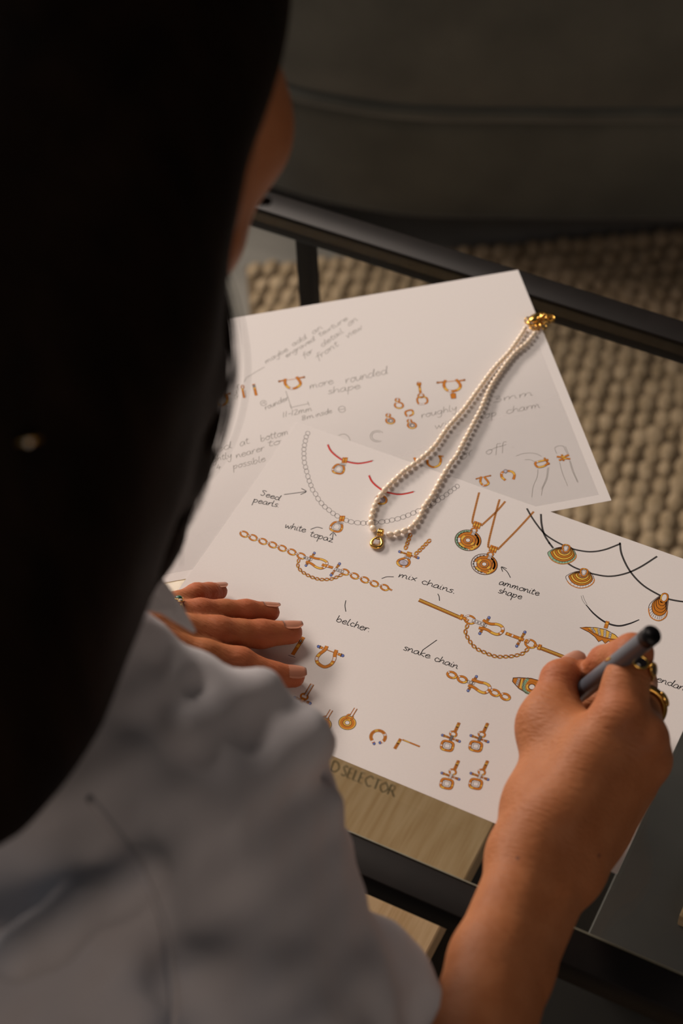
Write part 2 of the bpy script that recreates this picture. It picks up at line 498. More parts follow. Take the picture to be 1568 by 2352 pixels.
class Art:
    """flat ink on a sheet: strokes and fills given where they sit on the sheet"""
    def __init__(s, z, step=1.6e-5):
        s.z, s.step, s.mb = z, step, MB()

    def P(s, pts, lev):
        return np.array([at(x, y, s.z) for x, y in pts]) + np.array([0, 0, .00003 + lev * s.step])

    def st(s, pts, w, col, lev=0, closed=False, smooth=True, taper=False):
        pts = np.asarray(pts, float)
        if smooth and len(pts) > 2: pts = crom(pts, 5, closed)
        P = s.P(pts, lev); n = len(P)
        if n < 2: return
        T = (np.roll(P, -1, 0) - np.roll(P, 1, 0)) if closed else np.gradient(P, axis=0)
        T[:, 2] = 0
        T /= np.linalg.norm(T, axis=1)[:, None] + 1e-12
        Nn = np.stack([-T[:, 1], T[:, 0], np.zeros(n)], 1)
        hw = np.full(n, w * .000262 / 2)
        if taper:
            t = np.linspace(0, 1, n); hw = hw * (.35 + .65 * np.sin(math.pi * np.clip(t, .02, .98)) ** .5)
        V = np.concatenate([P + Nn * hw[:, None], P - Nn * hw[:, None]])
        F = [[i + n, (i + 1) % n + n, (i + 1) % n, i] for i in range(n if closed else n - 1)]
        s.mb.add(V, F, IX[col])

    def fill(s, pts, col, lev=0, smooth=False):
        if smooth: pts = crom(pts, 4, True)
        P = s.P(pts, lev)
        a = sum(P[i][0] * P[(i + 1) % len(P)][1] - P[(i + 1) % len(P)][0] * P[i][1] for i in range(len(P)))
        if a < 0: P = P[::-1]
        s.mb.add(P, [list(range(len(P)))], IX[col])

    def dot(s, c, r, col, lev=0, ry=None): s.fill(ell(c, r, ry or r, 0, 12), col, lev)

    def gold(s, pts, w, closed=False, hl=((.25, .42), (.7, .85)), lev=0, base='orange', hc='yellow', smooth=True):
        q = crom(pts, 6, closed) if smooth and len(pts) > 2 else np.asarray(pts, float)
        if len(q) == 2: q = np.array([q[0] + (q[1] - q[0]) * t for t in np.linspace(0, 1, 13)])
        s.st(q, w + 1.2, 'brown', lev, closed, False)
        s.st(q, w, base, lev + 1, closed, False)
        n = len(q)
        for i, (a, b) in enumerate(hl):
            s.st(q[int(a * n):max(int(b * n), int(a * n) + 2)], w * .8, hc if i % 2 == 0 else 'white', lev + 2, False, False)

    def pin(s, a, b, w=5.5, lev=0, blue=True):
        a, b = np.array(a, float), np.array(b, float); d = (b - a) / np.linalg.norm(b - a)
        if blue:
            for p, sg in ((a, 1), (b, -1)):
                s.dot(p, w * .52 + .7, 'brown', lev); s.dot(p, w * .52, 'blue', lev + 1)
                s.dot(p + np.array([-.6, -.8]), w * .18, 'lilac', lev + 2)
                e = p + d * sg * w * .75; nn = np.array([-d[1], d[0]])
                s.st([e - nn * w * .62, e + nn * w * .62], 2.6, 'brown', lev + 2); s.st([e - nn * w * .5, e + nn * w * .5], 1.4, 'orange', lev + 3)
        s.gold([a + d * w * .8, b - d * w * .8], w * .8, hl=((.1, .3), (.75, .9)), lev=lev)
        s.st([a + d * w, b - d * w], 1.0, 'brown', lev + 3)

    def pave(s, a, b, w=7, n=4, lev=4):
        a, b = np.array(a, float), np.array(b, float); d = b - a; nn = np.array([-d[1], d[0]]) / np.linalg.norm(d)
        s.st([a, b], w + 1.4, 'brown', lev); s.st([a, b], w, 'white', lev + 1)
        for i in range(n):
            c = a + d * (i + .5) / n; r = min(w * .36, np.linalg.norm(d) / n * .42)
            s.st(ell(c, r, r, 0, 8), 1.0, 'grey', lev + 2, True, False)
            if i: s.st([a + d * i / n - nn * w / 2, a + d * i / n + nn * w / 2], .8, 'grey', lev + 2)

    def link(s, c, rx, ry, ang, w, lev=0, hl=((.05, .25), (.6, .68))):
        s.gold(ell(c, rx, ry, ang, 16), w, True, hl, lev, smooth=False)

    def rope(s, pts, w=5):
        q = crom(pts, 8) if len(pts) > 2 else np.array([np.array(pts[0]) + (np.array(pts[1]) - np.array(pts[0])) * t for t in np.linspace(0, 1, 30)])
        s.st(q, w, 'rope', 0, smooth=False)
        L = np.concatenate([[0], np.cumsum(np.linalg.norm(np.diff(q, axis=0), axis=1))])
        for l in np.arange(1.5, L[-1], 4.2):
            p = np.array([np.interp(l, L, q[:, 0]), np.interp(l, L, q[:, 1])]); p2 = np.array([np.interp(l + 1, L, q[:, 0]), np.interp(l + 1, L, q[:, 1])])
            d = (p2 - p) / (np.linalg.norm(p2 - p) + 1e-9); nn = np.array([-d[1], d[0]])
            s.st([p - nn * w * .42 - d * 1.4, p + nn * w * .42 + d * 1.4], 1.3, 'brown', 1)
            s.st([p - nn * w * .3 + d * .8, p + nn * w * .3 + d * 3.2], 1.0, 'orange', 2)

    def chain(s, pts, n, rx, ry, w, lev=0):
        q = crom(pts, 8) if len(pts) > 2 else np.array([np.array(pts[0]) + (np.array(pts[1]) - np.array(pts[0])) * t for t in np.linspace(0, 1, 30)])
        L = np.concatenate([[0], np.cumsum(np.linalg.norm(np.diff(q, axis=0), axis=1))])
        f = lambda l: np.array([np.interp(l, L, q[:, 0]), np.interp(l, L, q[:, 1])])
        for i in range(n):
            l = L[-1] * (i + .5) / n; d = f(l + 1) - f(l - 1)
            if i < n - 1:
                m_ = L[-1] * (i + 1) / n; s.st([f(m_ - rx * .7), f(m_ + rx * .7)], w * 1.2 + 1, 'brown', lev); s.st([f(m_ - rx * .6), f(m_ + rx * .6)], w, 'orange', lev + 1)
            s.link(f(l), rx, ry, math.degrees(math.atan2(d[1], d[0])), w, lev)

    def build(s, name, parent, label=None):
        o = s.mb.build(name, INKM, parent, smooth=False)
        if label: o['label'] = label
        return o


def ell(c, rx, ry, ang=0, n=20):
    a = math.radians(ang); t = np.linspace(0, 2 * math.pi, n, endpoint=False)
    x, y = rx * np.cos(t), ry * np.sin(t)
    return np.stack([c[0] + x * math.cos(a) - y * math.sin(a), c[1] + x * math.sin(a) + y * math.cos(a)], 1)


GL = {  # single-stroke handwriting
 'a': (1.0, ['.8,.85 .45,1 .08,.6 .2,.05 .6,.2 .8,.85 .8,.2 1,.05']),
 'b': (.95, ['.12,2 .1,.15', '.12,.5 .5,.95 .82,.5 .5,.02 .12,.12']),
 'c': (.85, ['.8,.8 .4,1 .1,.5 .4,0 .85,.2']),
 'd': (1.1, ['.75,.8 .4,1 .05,.5 .35,0 .75,.35 .95,2', '.95,2 .85,.3 1.1,.05']),
 'e': (.9, ['.1,.5 .75,.65 .5,1 .12,.6 .25,.08 .55,0 .9,.3']),
 'f': (.75, ['.9,1.75 .62,2 .42,1.5 .3,-.6', '.05,1 .8,1.08']),
 'g': (.95, ['.78,.9 .4,1 .05,.6 .3,.1 .72,.4 .8,.9', '.8,.95 .72,-.5 .4,-.9 .05,-.6']),
 'h': (.95, ['.18,2 .1,0', '.12,.4 .5,1 .75,.7 .75,.2 .95,.05']),
 'i': (.42, ['.15,1 .14,.2 .38,.02', '.2,1.5 .24,1.4']),
 'k': (.85, ['.18,2 .1,0', '.75,1.05 .15,.5 .85,0']),
 'l': (.5, ['.22,2 .12,.35 .28,.02 .5,.1']),
 'm': (1.35, ['.1,1 .1,0', '.1,.3 .4,1 .58,.7 .55,.05', '.57,.4 .85,1 1.08,.7 1.06,.2 1.3,.05']),
 'n': (.95, ['.1,1 .1,0', '.1,.4 .45,1 .7,.7 .7,.2 .95,.05']),
 'o': (.9, ['.45,1 .1,.6 .3,.02 .7,.2 .76,.75 .45,1 .65,.88 .95,.95']),
 'p': (.95, ['.16,1.1 .1,-1', '.12,.5 .5,1 .82,.6 .5,.05 .12,.2']),
 'r': (.7, ['.1,1 .12,0', '.12,.4 .4,.95 .72,.9']),
 's': (.75, ['.7,.88 .4,1 .2,.75 .62,.38 .5,.03 .08,.1']),
 't': (.65, ['.32,1.7 .22,.3 .42,0 .65,.12', '0,1.08 .65,1.18']),
 'u': (.95, ['.1,1 .12,.25 .4,0 .7,.5 .76,1', '.76,1 .76,.2 .95,.05']),
 'v': (.85, ['.05,1 .4,0', '.4,0 .75,1 .92,.95']),
 'w': (1.2, ['.05,1 .25,.05 .55,.8', '.55,.8 .75,.03 1.05,.9 1.2,1']),
 'x': (.85, ['.1,1 .75,0', '.78,1 .05,0']),
 'y': (.9, ['.1,1 .2,.35 .5,.3 .75,1', '.78,1 .6,-.6 .3,-.95 .02,-.6']),
 'z': (.85, ['.1,1 .7,1', '.7,1 .12,0', '.12,0 .85,.03']),
 'S': (1.0, ['.9,1.8 .5,2 .15,1.6 .75,.8 .5,.05 0,.2']),
 '1': (.5, ['.25,1.7 .15,0']), '2': (.9, ['.1,1.3 .4,1.65 .7,1.2 .1,.02', '.1,.02 .85,.05']),
 '3': (.85, ['.1,1.5 .5,1.7 .65,1.25 .3,.9', '.3,.9 .75,.6 .5,.05 .05,.15']),
 '4': (.9, ['.5,1.7 .05,.6', '.05,.6 .85,.6', '.6,1 .55,0']),
 '8': (.8, ['.6,1.5 .3,1.7 .1,1.3 .6,.5 .3,0 .05,.4 .6,1.2 .6,1.5']),
 '-': (.7, ['.08,.65 .62,.7']), '.': (.35, ['.12,.08 .2,.0']),
 '@': (1.1, ['.7,.9 .4,1 .3,.5 .6,.4 .75,.9', '1.05,.6 .9,1.4 .3,1.4 .0,.7 .3,0 .8,.1']), ' ': (.6, []),
}


def write(art, text, a, b, xh, col='black', w=1.7, lean=.18):
    """text from the baseline start a to the baseline end b"""
    a, b = np.array(a, float), np.array(b, float); d = b - a; L = np.linalg.norm(d); d /= L
    up = np.array([d[1], -d[0]])
    adv = sum(GL[c][0] for c in text); sx = L / adv; x = 0
    for c in text:
        ad, strokes = GL[c]
        for s_ in strokes:
            pts = []
            for t in s_.split():
                u, v = map(float, t.split(','))
                u += RNG.normal(0, .025); v += RNG.normal(0, .03)
                if v > 1: v = 1 + (v - 1) * .8
                pts.append(a + d * (x + u) * sx + up * v * xh + d * v * xh * lean)
            art.st(pts, w, col)
        x += ad


def words(parent, z, items, name, col, w, big=1.0):
    for it in items:
        art = Art(z)
        for text, a, b, xh in it[0]: write(art, text, a, b, xh * big, col, w)
        for pts in it[1] if len(it) > 1 else (): art.st(pts, w, col)
        art.build(name, parent)


# ---------------------------------------------------------------- top sheet: black notes
words(sheet1, Z1, [
 ([('Seed', (597, 1137), (642, 1150), 7), ('pearls.', (580, 1153), (641, 1166), 7.5)],),
 ([], [[(652, 1136), (690, 1131), (703, 1129)], [(692, 1122), (703, 1129), (690, 1136)]]),
 ([('white', (653, 1212), (701, 1223), 8)],),
 ([('topaz', (710, 1231), (763, 1246), 8)], [[(713, 1216), (728, 1211), (741, 1214)]]),
 ([], [[(763, 1239), (765, 1225)], [(757, 1230), (765, 1223), (772, 1231)]]),
 ([('mix', (914, 1326), (956, 1335), 8)],),
 ([('chains.', (966, 1340), (1044, 1364), 8)],),
 ([], [[(876, 1329), (888, 1325), (904, 1325)]]),
 ([], [[(1005, 1364), (1008, 1370), (1009, 1380)]]),
 ([], [[(794, 1379), (792, 1391), (794, 1405)]]),
 ([('belcher.', (771, 1427), (848, 1452), 8.5)],),
 ([('snake', (924, 1492), (986, 1513), 8.5)],),
 ([('chain', (995, 1517), (1050, 1537), 8.5)],),
 ([], [[(972, 1492), (1003, 1470)]]),
 ([('ammonite', (1144, 1342), (1237, 1369), 8)],),
 ([('shape', (1142, 1361), (1197, 1377), 8)],),
 ([], [[(1172, 1327), (1164, 1313), (1152, 1303)], [(1154, 1313), (1151, 1302), (1163, 1306)]]),
 ([('pendant', (1493, 1560), (1578, 1590), 9)],),
 ([], [[(1391, 1488), (1390, 1497)]]),
], 'handwriting', 'black', 1.8)

# pencilled string of pearls
art = Art(Z1)
pc = [(706.6, 995.3), (703, 1003.5), (701, 1012.7), (699, 1022.9), (697.7, 1032), (697.7, 1042), (698, 1052), (699, 1062.6), (701.6, 1072.9), (703.8, 1082.7), (706.9, 1094.3), (710, 1105), (713.8, 1114.7), (717.6, 1125), (724.5, 1134.6), (730.3, 1145.6), (738, 1155.8), (745.8, 1164.2), (755.4, 1171.7), (764.5, 1179), (774.3, 1185)]
pc2 = [(795, 1195.3), (806, 1198.6), (821, 1200.8), (834, 1201.6), (846, 1201.5), (860, 1200.7), (876.8, 1198.7), (888.5, 1197.3), (900, 1194.5), (913, 1191.8), (925.7, 1187.6), (937, 1183.5), (948.8, 1178.3), (960, 1173.5), (972, 1168), (983, 1162), (994.6, 1156.6), (1005.6, 1149), (1015.3, 1142.9), (1025, 1136), (1034, 1129), (1042.8, 1122.2), (1049.7, 1117)]
for seq in (pc, pc2):
    for i, c in enumerate(seq):
        n = seq[min(i + 1, len(seq) - 1)]; p = seq[max(i - 1, 0)]
        ds = math.hypot(n[0] - p[0], n[1] - p[1]) / (2 if 0 < i < len(seq) - 1 else 1)
        art.st(ell(c, ds * .54, 5.0, math.degrees(math.atan2(n[1] - p[1], n[0] - p[0])), 18), 1.2, 'grey', 0, True, False)
art.build('pearl_string_drawing', sheet1)


def square_pendant(art, bail, c, r=12.5, ang=14):
    bx, by = bail
    for k in (-1, 1):
        art.gold([(bx + k * 3 + 2, by - 7), (bx + k * 3 - 1, by + 6)], 5, hl=((.35, .6),), lev=3)
    u = np.array([math.cos(math.radians(ang)), math.sin(math.radians(ang))])
    cc = np.array([bx - 4, by + 9.5])
    art.pave(cc - u * 7.5, cc + u * 7.5, 4, 3, lev=3)
    q = []
    for t in np.linspace(0, 2 * math.pi, 24, endpoint=False):
        cx, sx = math.cos(t), math.sin(t)
        e = (abs(cx) ** 3.2 + abs(sx) ** 3.2) ** (-1 / 3.2)
        x, y = r * e * cx, r * .82 * e * sx
        if y < 0: x *= 1 + .25 * y / (r * .82)
        q.append((c[0] + x * u[0] - y * u[1] * .6 - y * .25, c[1] + x * u[1] + y * u[0]))
    q = np.array(q)
    art.gold(q, 4.2, True, ((.02, .12), (.45, .5), (.3, .42)), 0, smooth=False)
    c = np.array(c)
    art.fill(c + (q - c) * .72, 'white', 1)
    art.st(c + (q - c) * .52, 1.0, 'grey', 2, True, False)
    art.st(c + (q - c) * .74, .9, 'grey', 2, True, False)
    for k in (2, 8, 14, 20): art.st([c + (q[k] - c) * .52, c + (q[k] - c) * .74], .8, 'grey', 2)


for k, (dx, dy) in enumerate(((0, 0), (94.7, 70.9))):
    art = Art(Z1)
    q = np.array([(752.3, 1021.2), (758.6, 1034.5), (769.8, 1045.8), (785.2, 1056.3), (799.3, 1061.2), (820.3, 1064.7), (838.6, 1062.6), (854.7, 1058.7)]) + np.array([dx, dy])
    art.st(q, 4.2, 'red', 0); art.st(q + np.array([1.5, -2]), .9, 'grey', 1)
    art.st([q[-1], q[-1] + np.array([4, -1])], 1, 'grey', 1)
    if k == 0: square_pendant(art, (790.8, 1057.7), (777.5, 1077.3))
    else:
        art.gold(ell((875, 1148), 12.5, 9.5, 10), 4.2, True, ((.1, .3), (.5, .6))); art.fill(ell((875, 1148), 8.5, 6, 10), 'lilac', 2); art.st(ell((875, 1148), 8.5, 6, 10), 1, 'brown', 3, True, False)
    art.build('red_cord_drawing', sheet1)
art = Art(Z1); square_pendant(art, (784.5, 1191.7), (772.6, 1210), 13); art.build('pendant_drawing', sheet1)


def shackle(art, U, w, p0, p1, pv=None, lev=0):
    art.pin(p0, p1, w * .95, lev)
    art.gold(U, w, hl=((.22, .4), (.4, .47), (.62, .8), (.55, .6)), lev=lev + 3)
    if pv: art.pave(*pv, lev=lev + 1)


# belcher chain bracelet
art = Art(Z1)
LK = [(560.6, 1227), (581, 1235), (603.5, 1243.6), (626, 1251.6), (647.9, 1259.4), (670, 1268), (691.5, 1277)]
LK2 = [(792, 1314), (814, 1323), (837.4, 1332), (859.4, 1340.6), (883, 1349.5)]
for seq in (LK, LK2):
    for a, b in zip(seq[:-1], seq[1:]):
        a, b = np.array(a), np.array(b); m_ = (a + b) / 2; d = (b - a) / np.linalg.norm(b - a)
        art.st([m_ - d * 5, m_ + d * 5], 3.8, 'brown', 3); art.st([m_ - d * 5, m_ + d * 5], 2.6, 'orange', 4); art.st([m_ - d * 2.5, m_ + d * 2.5], 2.2, 'white', 5)
    for c in seq: art.link(c, 9.2, 6.0, 21, 3.4, 0)
art.gold([(892, 1352), (900, 1356)], 3.5)
shackle(art, [(711, 1277.6), (724, 1282.4), (738.7, 1285), (749.6, 1291), (749, 1299), (738.7, 1305.4), (726.6, 1303), (714.5, 1294.5), (702.4, 1289.7)], 5.2, (721.8, 1270.3), (702.4, 1298.9), ((696, 1279.5), (717, 1285.5), 7, 4))
art.gold([(739, 1297), (764, 1304)], 6, lev=5, hl=((.3, .45), (.5, .65)))
art.pin((779.5, 1295), (760, 1321), 5.5)
art.pave((768, 1306.6), (788.4, 1314), 7, 4)
art.chain([(686.6, 1282.4), (684, 1299.4), (690, 1310), (700, 1317.5), (712, 1324), (723, 1328), (735, 1331), (749.6, 1331), (761.8, 1329.7), (775, 1324.8), (787, 1318.8)], 12, 4.6, 2.7, 1.9)
art.build('belcher_bracelet_drawing', sheet1)

# snake chain bracelet
art = Art(Z1)
for (a, b) in (((962, 1378), (1055, 1418)), ((1241, 1488.5), (1312, 1516))):
    a, b = np.array(a, float), np.array(b, float); d = b - a; L = np.linalg.norm(d); d /= L; nn = np.array([-d[1], d[0]])
    art.st([a, b], 10, 'brown', 0); art.st([a, b], 8.2, 'orange', 1); art.st([a - nn * .8, b - nn * .8], 3.6, 'yellow', 2)
    for l in np.arange(1, L - 2, 3.2):
        p = a + d * l
        art.st([p - nn * 3.8 - d * 1.5, p + d * 1.4, p + nn * 3.8 - d * 1.5], .8, 'brown', 3, smooth=False)
for c, d in (((1059, 1417.5), (.4, -1)), ((1238.4, 1486.5), (.4, -1))):
    c, d = np.array(c), np.array(d) / 1.08
    art.gold([c - d * 6.5, c + d * 6.5], 6, lev=4, hl=((.3, .6),))
for c in ((1078.5, 1423.5), (1217.8, 1478.8)): art.gold(ell(c, 12, 8.8, 20), 4, True, ((.1, .2), (.55, .7)), 0)
for a, b in (((1062, 1419), (1075, 1426)), ((1226, 1480), (1236, 1486))): art.gold([a, b], 6, lev=4)
shackle(art, [(1108.7, 1424.2), (1124.5, 1432.7), (1141.5, 1434), (1152.4, 1440), (1153.6, 1449.7), (1144, 1457), (1131.8, 1454.5), (1117, 1446), (1099, 1442)], 6.3, (1122.6, 1418.7), (1101.5, 1455), ((1084, 1424), (1117, 1437.6), 8.5, 5))
art.gold([(1161, 1454.5), (1202, 1470)], 7, lev=5, hl=((.12, .25), (.35, .42), (.7, .85)))
art.pin((1205, 1452), (1186.3, 1484), 6)
art.gold([(1205, 1471), (1214, 1475)], 8, lev=5)
art.chain([(1074.8, 1432.7), (1068.8, 1449.7), (1072.4, 1461.8), (1078.5, 1472.7), (1085.7, 1482.4), (1097.8, 1492), (1111, 1498), (1127, 1504.7), (1141.5, 1508.3), (1156, 1508.3), (1171.8, 1507.8), (1187.5, 1505), (1200.8, 1500.6), (1214, 1488.5)], 15, 5.4, 3.2, 2.0)
art.build('snake_bracelet_drawing', sheet1)

# short shackle bracelet
art = Art(Z1)
for c in ((1037.3, 1550.3), (1061.3, 1560.6), (1136, 1591.3), (1160, 1600.4)): art.link(c, 10.5, 6.6, 20, 4.6, 2)
for a, b in (((1046, 1553), (1053, 1557)), ((1121, 1585), (1129, 1588)), ((1145, 1594), (1152, 1597))): art.st([a, b], 5, 'brown', 0); art.st([a, b], 3.2, 'white', 1)
shackle(art, [(1083, 1560.6), (1099.5, 1566.4), (1114.4, 1569.7), (1123.5, 1576.4), (1122.7, 1585.5), (1112.8, 1591.3), (1101, 1588), (1087.9, 1578.9), (1074.6, 1573.9)], 6, (1093.7, 1554), (1074.6, 1586.3), ((1067, 1563.5), (1090, 1570.6), 6.5, 4))
art.build('shackle_bracelet_drawing', sheet1)


def disc(art, c, green):
    c = np.array(c, float); k = 'green' if green else 'white'
    E_ = lambda r, ox=0, oy=0: ell((c[0] + ox, c[1] + oy), 30 * r, 23.6 * r, 8, 40)
    art.fill(E_(1), 'white', 0); art.st(E_(1), 1.6, 'brown', 4, True, False)
    q = E_(.9)
    art.st(q[10:31], 6.5, k, 1, smooth=False)
    art.st(E_(.80)[10:31], 1.4, 'brown', 2, smooth=False)
    art.st(E_(.72), 9, 'orange', 1, True, False)
    art.st(E_(.70)[12:17], 7.5, 'yellow', 2, smooth=False); art.st(E_(.70)[17:22], 7.5, 'white', 2, smooth=False); art.st(E_(.78)[3:7], 6, 'yellow', 2, smooth=False)
    art.st(np.concatenate([E_(.88)[33:40], E_(.88)[0:8]]), 8, 'orange', 1, smooth=False); art.st(E_(.9)[6:9], 6, 'yellow', 2, smooth=False)
    art.st(E_(.58), 1.1, 'brown', 3, True, False)
    art.st(E_(.47), 8, 'orange', 2, True, False); art.st(E_(.47)[20:27], 6, 'yellow', 3, smooth=False); art.st(E_(.47)[2:7], 5, 'yellow', 3, smooth=False)
    art.st(E_(.34), 1.1, 'brown', 4, True, False); art.st(E_(.24), 4, 'orange', 4, True, False)
    art.fill(E_(.17), 'white', 5); art.st(E_(.18), 1.1, 'brown', 6, True, False)
    for i in range(10, 31, 2): art.dot(q[i], 2.2, 'white' if not green else 'green', 2); art.st(ell(q[i], 2.4, 2.4, 0, 8), .8, 'darkgreen' if green else 'grey', 3, True, False)
    art.st([c + (22, -14), c + (14, 14)], 1.3, 'brown', 4); art.st([c + (5, 22), c + (1, 16)], 3, 'orange', 4)
    b = c + np.array([20, -35])
    for dx in (-5.5, 0, 5.5):
        art.gold([b + (dx + 3, -7 + dx * .35), b + (dx - 2, 7 + dx * .35)], 4.6, hl=((.45, .7),), lev=3)
    art.gold(ell(b + (-6, 12), 6.5, 4.5, 0), 3, True, ((.2, .3),), 2)
    art.pave(b + (-5, 14), b + (-9, 23), 6.5, 2, 4)


art = Art(Z1)
art.rope([(1100, 1131), (1092, 1163), (1084.5, 1196.3), (1088, 1205)]); art.rope([(1160, 1151.5), (1140.3, 1174.3), (1104.3, 1208)])
disc(art, (1074.3, 1241), True); art.build('ammonite_pendant_drawing', sheet1)
art = Art(Z1)
art.rope([(1146.9, 1147), (1137.4, 1181.6), (1121.2, 1249), (1126, 1259.4)]); art.rope([(1225.4, 1175), (1188.7, 1215.3), (1141.8, 1263)])
disc(art, (1111.7, 1296), False); art.build('ammonite_pendant_drawing', sheet1)


def fan(art, s, edge):
    s = np.array(s, float)
    out = np.array([(-41, 12), (-38, 6), (-24, -1), (-8, -4), (10, -4), (18, 2), (24, 14), (22, 23), (12, 31), (-2, 35), (-16, 34), (-32, 26)], float)
    out = crom(out, 4, True)
    cols = [edge, 'orange', 'yellow', 'orange', 'yellow', 'orange', 'white']
    for i, k in enumerate((1.0, .84, .72, .60, .48, .36, .26)):
        art.fill(s + out * k, cols[i], i); art.st(s + out * k, 1.3, 'brown', i, True, False)
    m_ = len(out)
    for j in range(int(m_ * .5), int(m_ * .97), 2):
        art.st([s + out[j] * .86, s + out[j] * .99], .8, 'darkgreen' if edge == 'green' else 'grey', 1)
    art.st(s + out[int(m_ * .5):int(m_ * .98)] * 1.0, 2.2, 'orange', 2, smooth=False)
    for j in range(int(m_ * .52), int(m_ * .9), 3): art.st(ell(s + out[j] * .3, 1.8, 1.8, 0, 8), .8, 'grey', 7, True, False)
    q = s + np.array([(-7, -5), (-2, -9), (7, -7), (9, -2), (4, 7), (-5, 6)])
    art.gold(q, 3, True, ((.2, .3),), 7); art.fill(s + (q - s) * .75, 'white', 9); art.st(s + (q - s) * .55, .8, 'grey', 9, True)


art = Art(Z1, 1.2e-5)
art.st([(1209.4, 1167.6), (1223.5, 1192), (1247, 1222.8), (1270.4, 1240.4), (1297, 1254), (1322, 1262.7), (1354.9, 1267.3), (1387.7, 1262.7), (1425.3, 1248.6)], 4.2, 'cord', 0)
fan(art, (1298.6, 1260.3), 'green'); art.build('shell_pendant_drawing', sheet1)
art = Art(Z1, 1.2e-5)
art.st([(1241.8, 1180.5), (1243.4, 1204), (1249.3, 1227.4), (1262, 1249)], 4.6, 'cord', 0); art.st([(1303.3, 1294), (1318, 1303), (1338, 1311), (1350.2, 1315.5), (1394.8, 1323.7), (1434.7, 1317.8), (1469.9, 1302.5), (1508.6, 1277.9)], 4.2, 'cord', 0); art.st([(1260, 1246), (1270, 1259)], 4.6, 'cord', 0)
fan(art, (1340, 1315.5), 'white'); art.build('shell_pendant_drawing', sheet1)

art = Art(Z1, 1.2e-5)
art.st([(1423, 1246.2), (1427.6, 1274.4), (1446.4, 1312), (1477, 1344.8), (1518, 1369), (1536.8, 1376.5), (1568, 1382), (1600, 1384)], 4.4, 'cord', 0)
out = crom(np.array([(1525, 1363.6), (1534.4, 1368), (1532, 1396.4), (1528.6, 1416), (1512, 1425.8), (1493, 1416), (1490, 1391.7), (1505, 1375.3)], float), 4, True)
s = np.array([1525., 1371.])
for i, (k, cl) in enumerate(((1.0, 'white'), (.80, 'orange'), (.66, 'orange'), (.52, 'orange'), (.38, 'orange'))):
    art.fill(s + (out - s) * k, cl, i + 1); art.st(s + (out - s) * k, 1.4, 'brown', i + 1, True, False)
    if i: art.st([s + (np.array(p) - s) * k * .92 for p in ((1498, 1402), (1508, 1407), (1518, 1407))], 3.0, 'yellow' if i % 2 else 'white', i + 1)
art.st(out[9:24], 2.4, 'orange', 6, smooth=False)
art.gold(ell((1525, 1373), 7.5, 10, 18), 3, True, ((.4, .6),), 6); art.fill(ell((1525, 1373), 5.5, 8, 18), 'white', 8)
for j in range(12, 24): art.st([s + (out[j] - s) * .82, s + (out[j] - s) * .96], .7, 'grey', 7)
art.build('mussel_pendant_drawing', sheet1)

art = Art(Z1)
q = crom([(1345.5, 1389.4), (1364.3, 1410.5), (1390, 1429.3), (1418.3, 1437.5), (1444, 1432.8), (1467.5, 1423.4)], 8)
art.st(q, 4.4, 'black', 0, smooth=False, taper=True); art.st([(1333.8, 1368.3), (1338, 1380), (1346, 1391)], 1, 'grey'); art.st([(1338, 1367), (1342, 1378), (1348, 1389)], 1, 'grey')
out = np.array([(1331, 1441.5), (1345, 1440.5), (1367, 1441.5), (1390, 1446), (1412, 1458), (1424, 1470), (1418, 1476), (1405, 1479), (1397, 1472), (1389, 1478), (1382, 1470), (1374, 1474), (1366, 1463), (1352, 1452)], float)
art.fill(out, 'orange', 1); art.st(out, 1.6, 'brown', 3, True, False)
art.fill([(1350, 1442), (1367, 1442), (1390, 1447), (1412, 1459), (1420, 1468), (1400, 1466), (1380, 1460), (1364, 1452)], 'yellow', 2)
for a, b in (((1358, 1442), (1366, 1453)), ((1374, 1444), (1377, 1459)), ((1389, 1447), (1388, 1463)), ((1402, 1453), (1399, 1466))): art.pave(a, b, 4.5, 3, 3)
art.st([(1350, 1446), (1366, 1456), (1384, 1464), (1420, 1471)], 1.3, 'brown', 4)
art.gold([(1395, 1427), (1390, 1443)], 7, lev=4, hl=((.3, .5),))
art.build('conch_pendant_drawing', sheet1)

art = Art(Z1)
out = np.array([(1178, 1557), (1192, 1556.5), (1219, 1558), (1240, 1564), (1252, 1578), (1245, 1596), (1222, 1597.5), (1207, 1591), (1190.7, 1581), (1176.6, 1565.6)], float)
art.fill(out, 'orange', 0); art.st(out, 1.8, 'brown', 4, True, False)
art.pave((1192, 1558), (1186, 1575), 5, 4, 1); art.st([(1199, 1559), (1194, 1581)], 3.2, 'yellow', 1); art.st([(1196, 1559), (1191, 1579)], 1.2, 'brown', 2); art.st([(1203, 1559), (1199, 1585)], 1.2, 'brown', 2)
g = crom([(1212, 1559), (1204, 1569), (1202, 1580), (1208, 1590), (1222, 1594), (1236, 1592)], 5); art.st(g, 7, 'green', 1, smooth=False)
for p in g[::3]: art.st(ell(p, 2.5, 2.5, 0, 8), .9, 'darkgreen', 2, True, False)
art.gold(ell((1221, 1578), 11, 9.5), 4.5, True, ((.4, .6),), 2); art.fill(ell((1221, 1578), 7.5, 6.5), 'white', 4); art.st(ell((1221, 1578), 7, 6), 1.2, 'brown', 5, True, False)
art.build('cone_shell_drawing', sheet1)


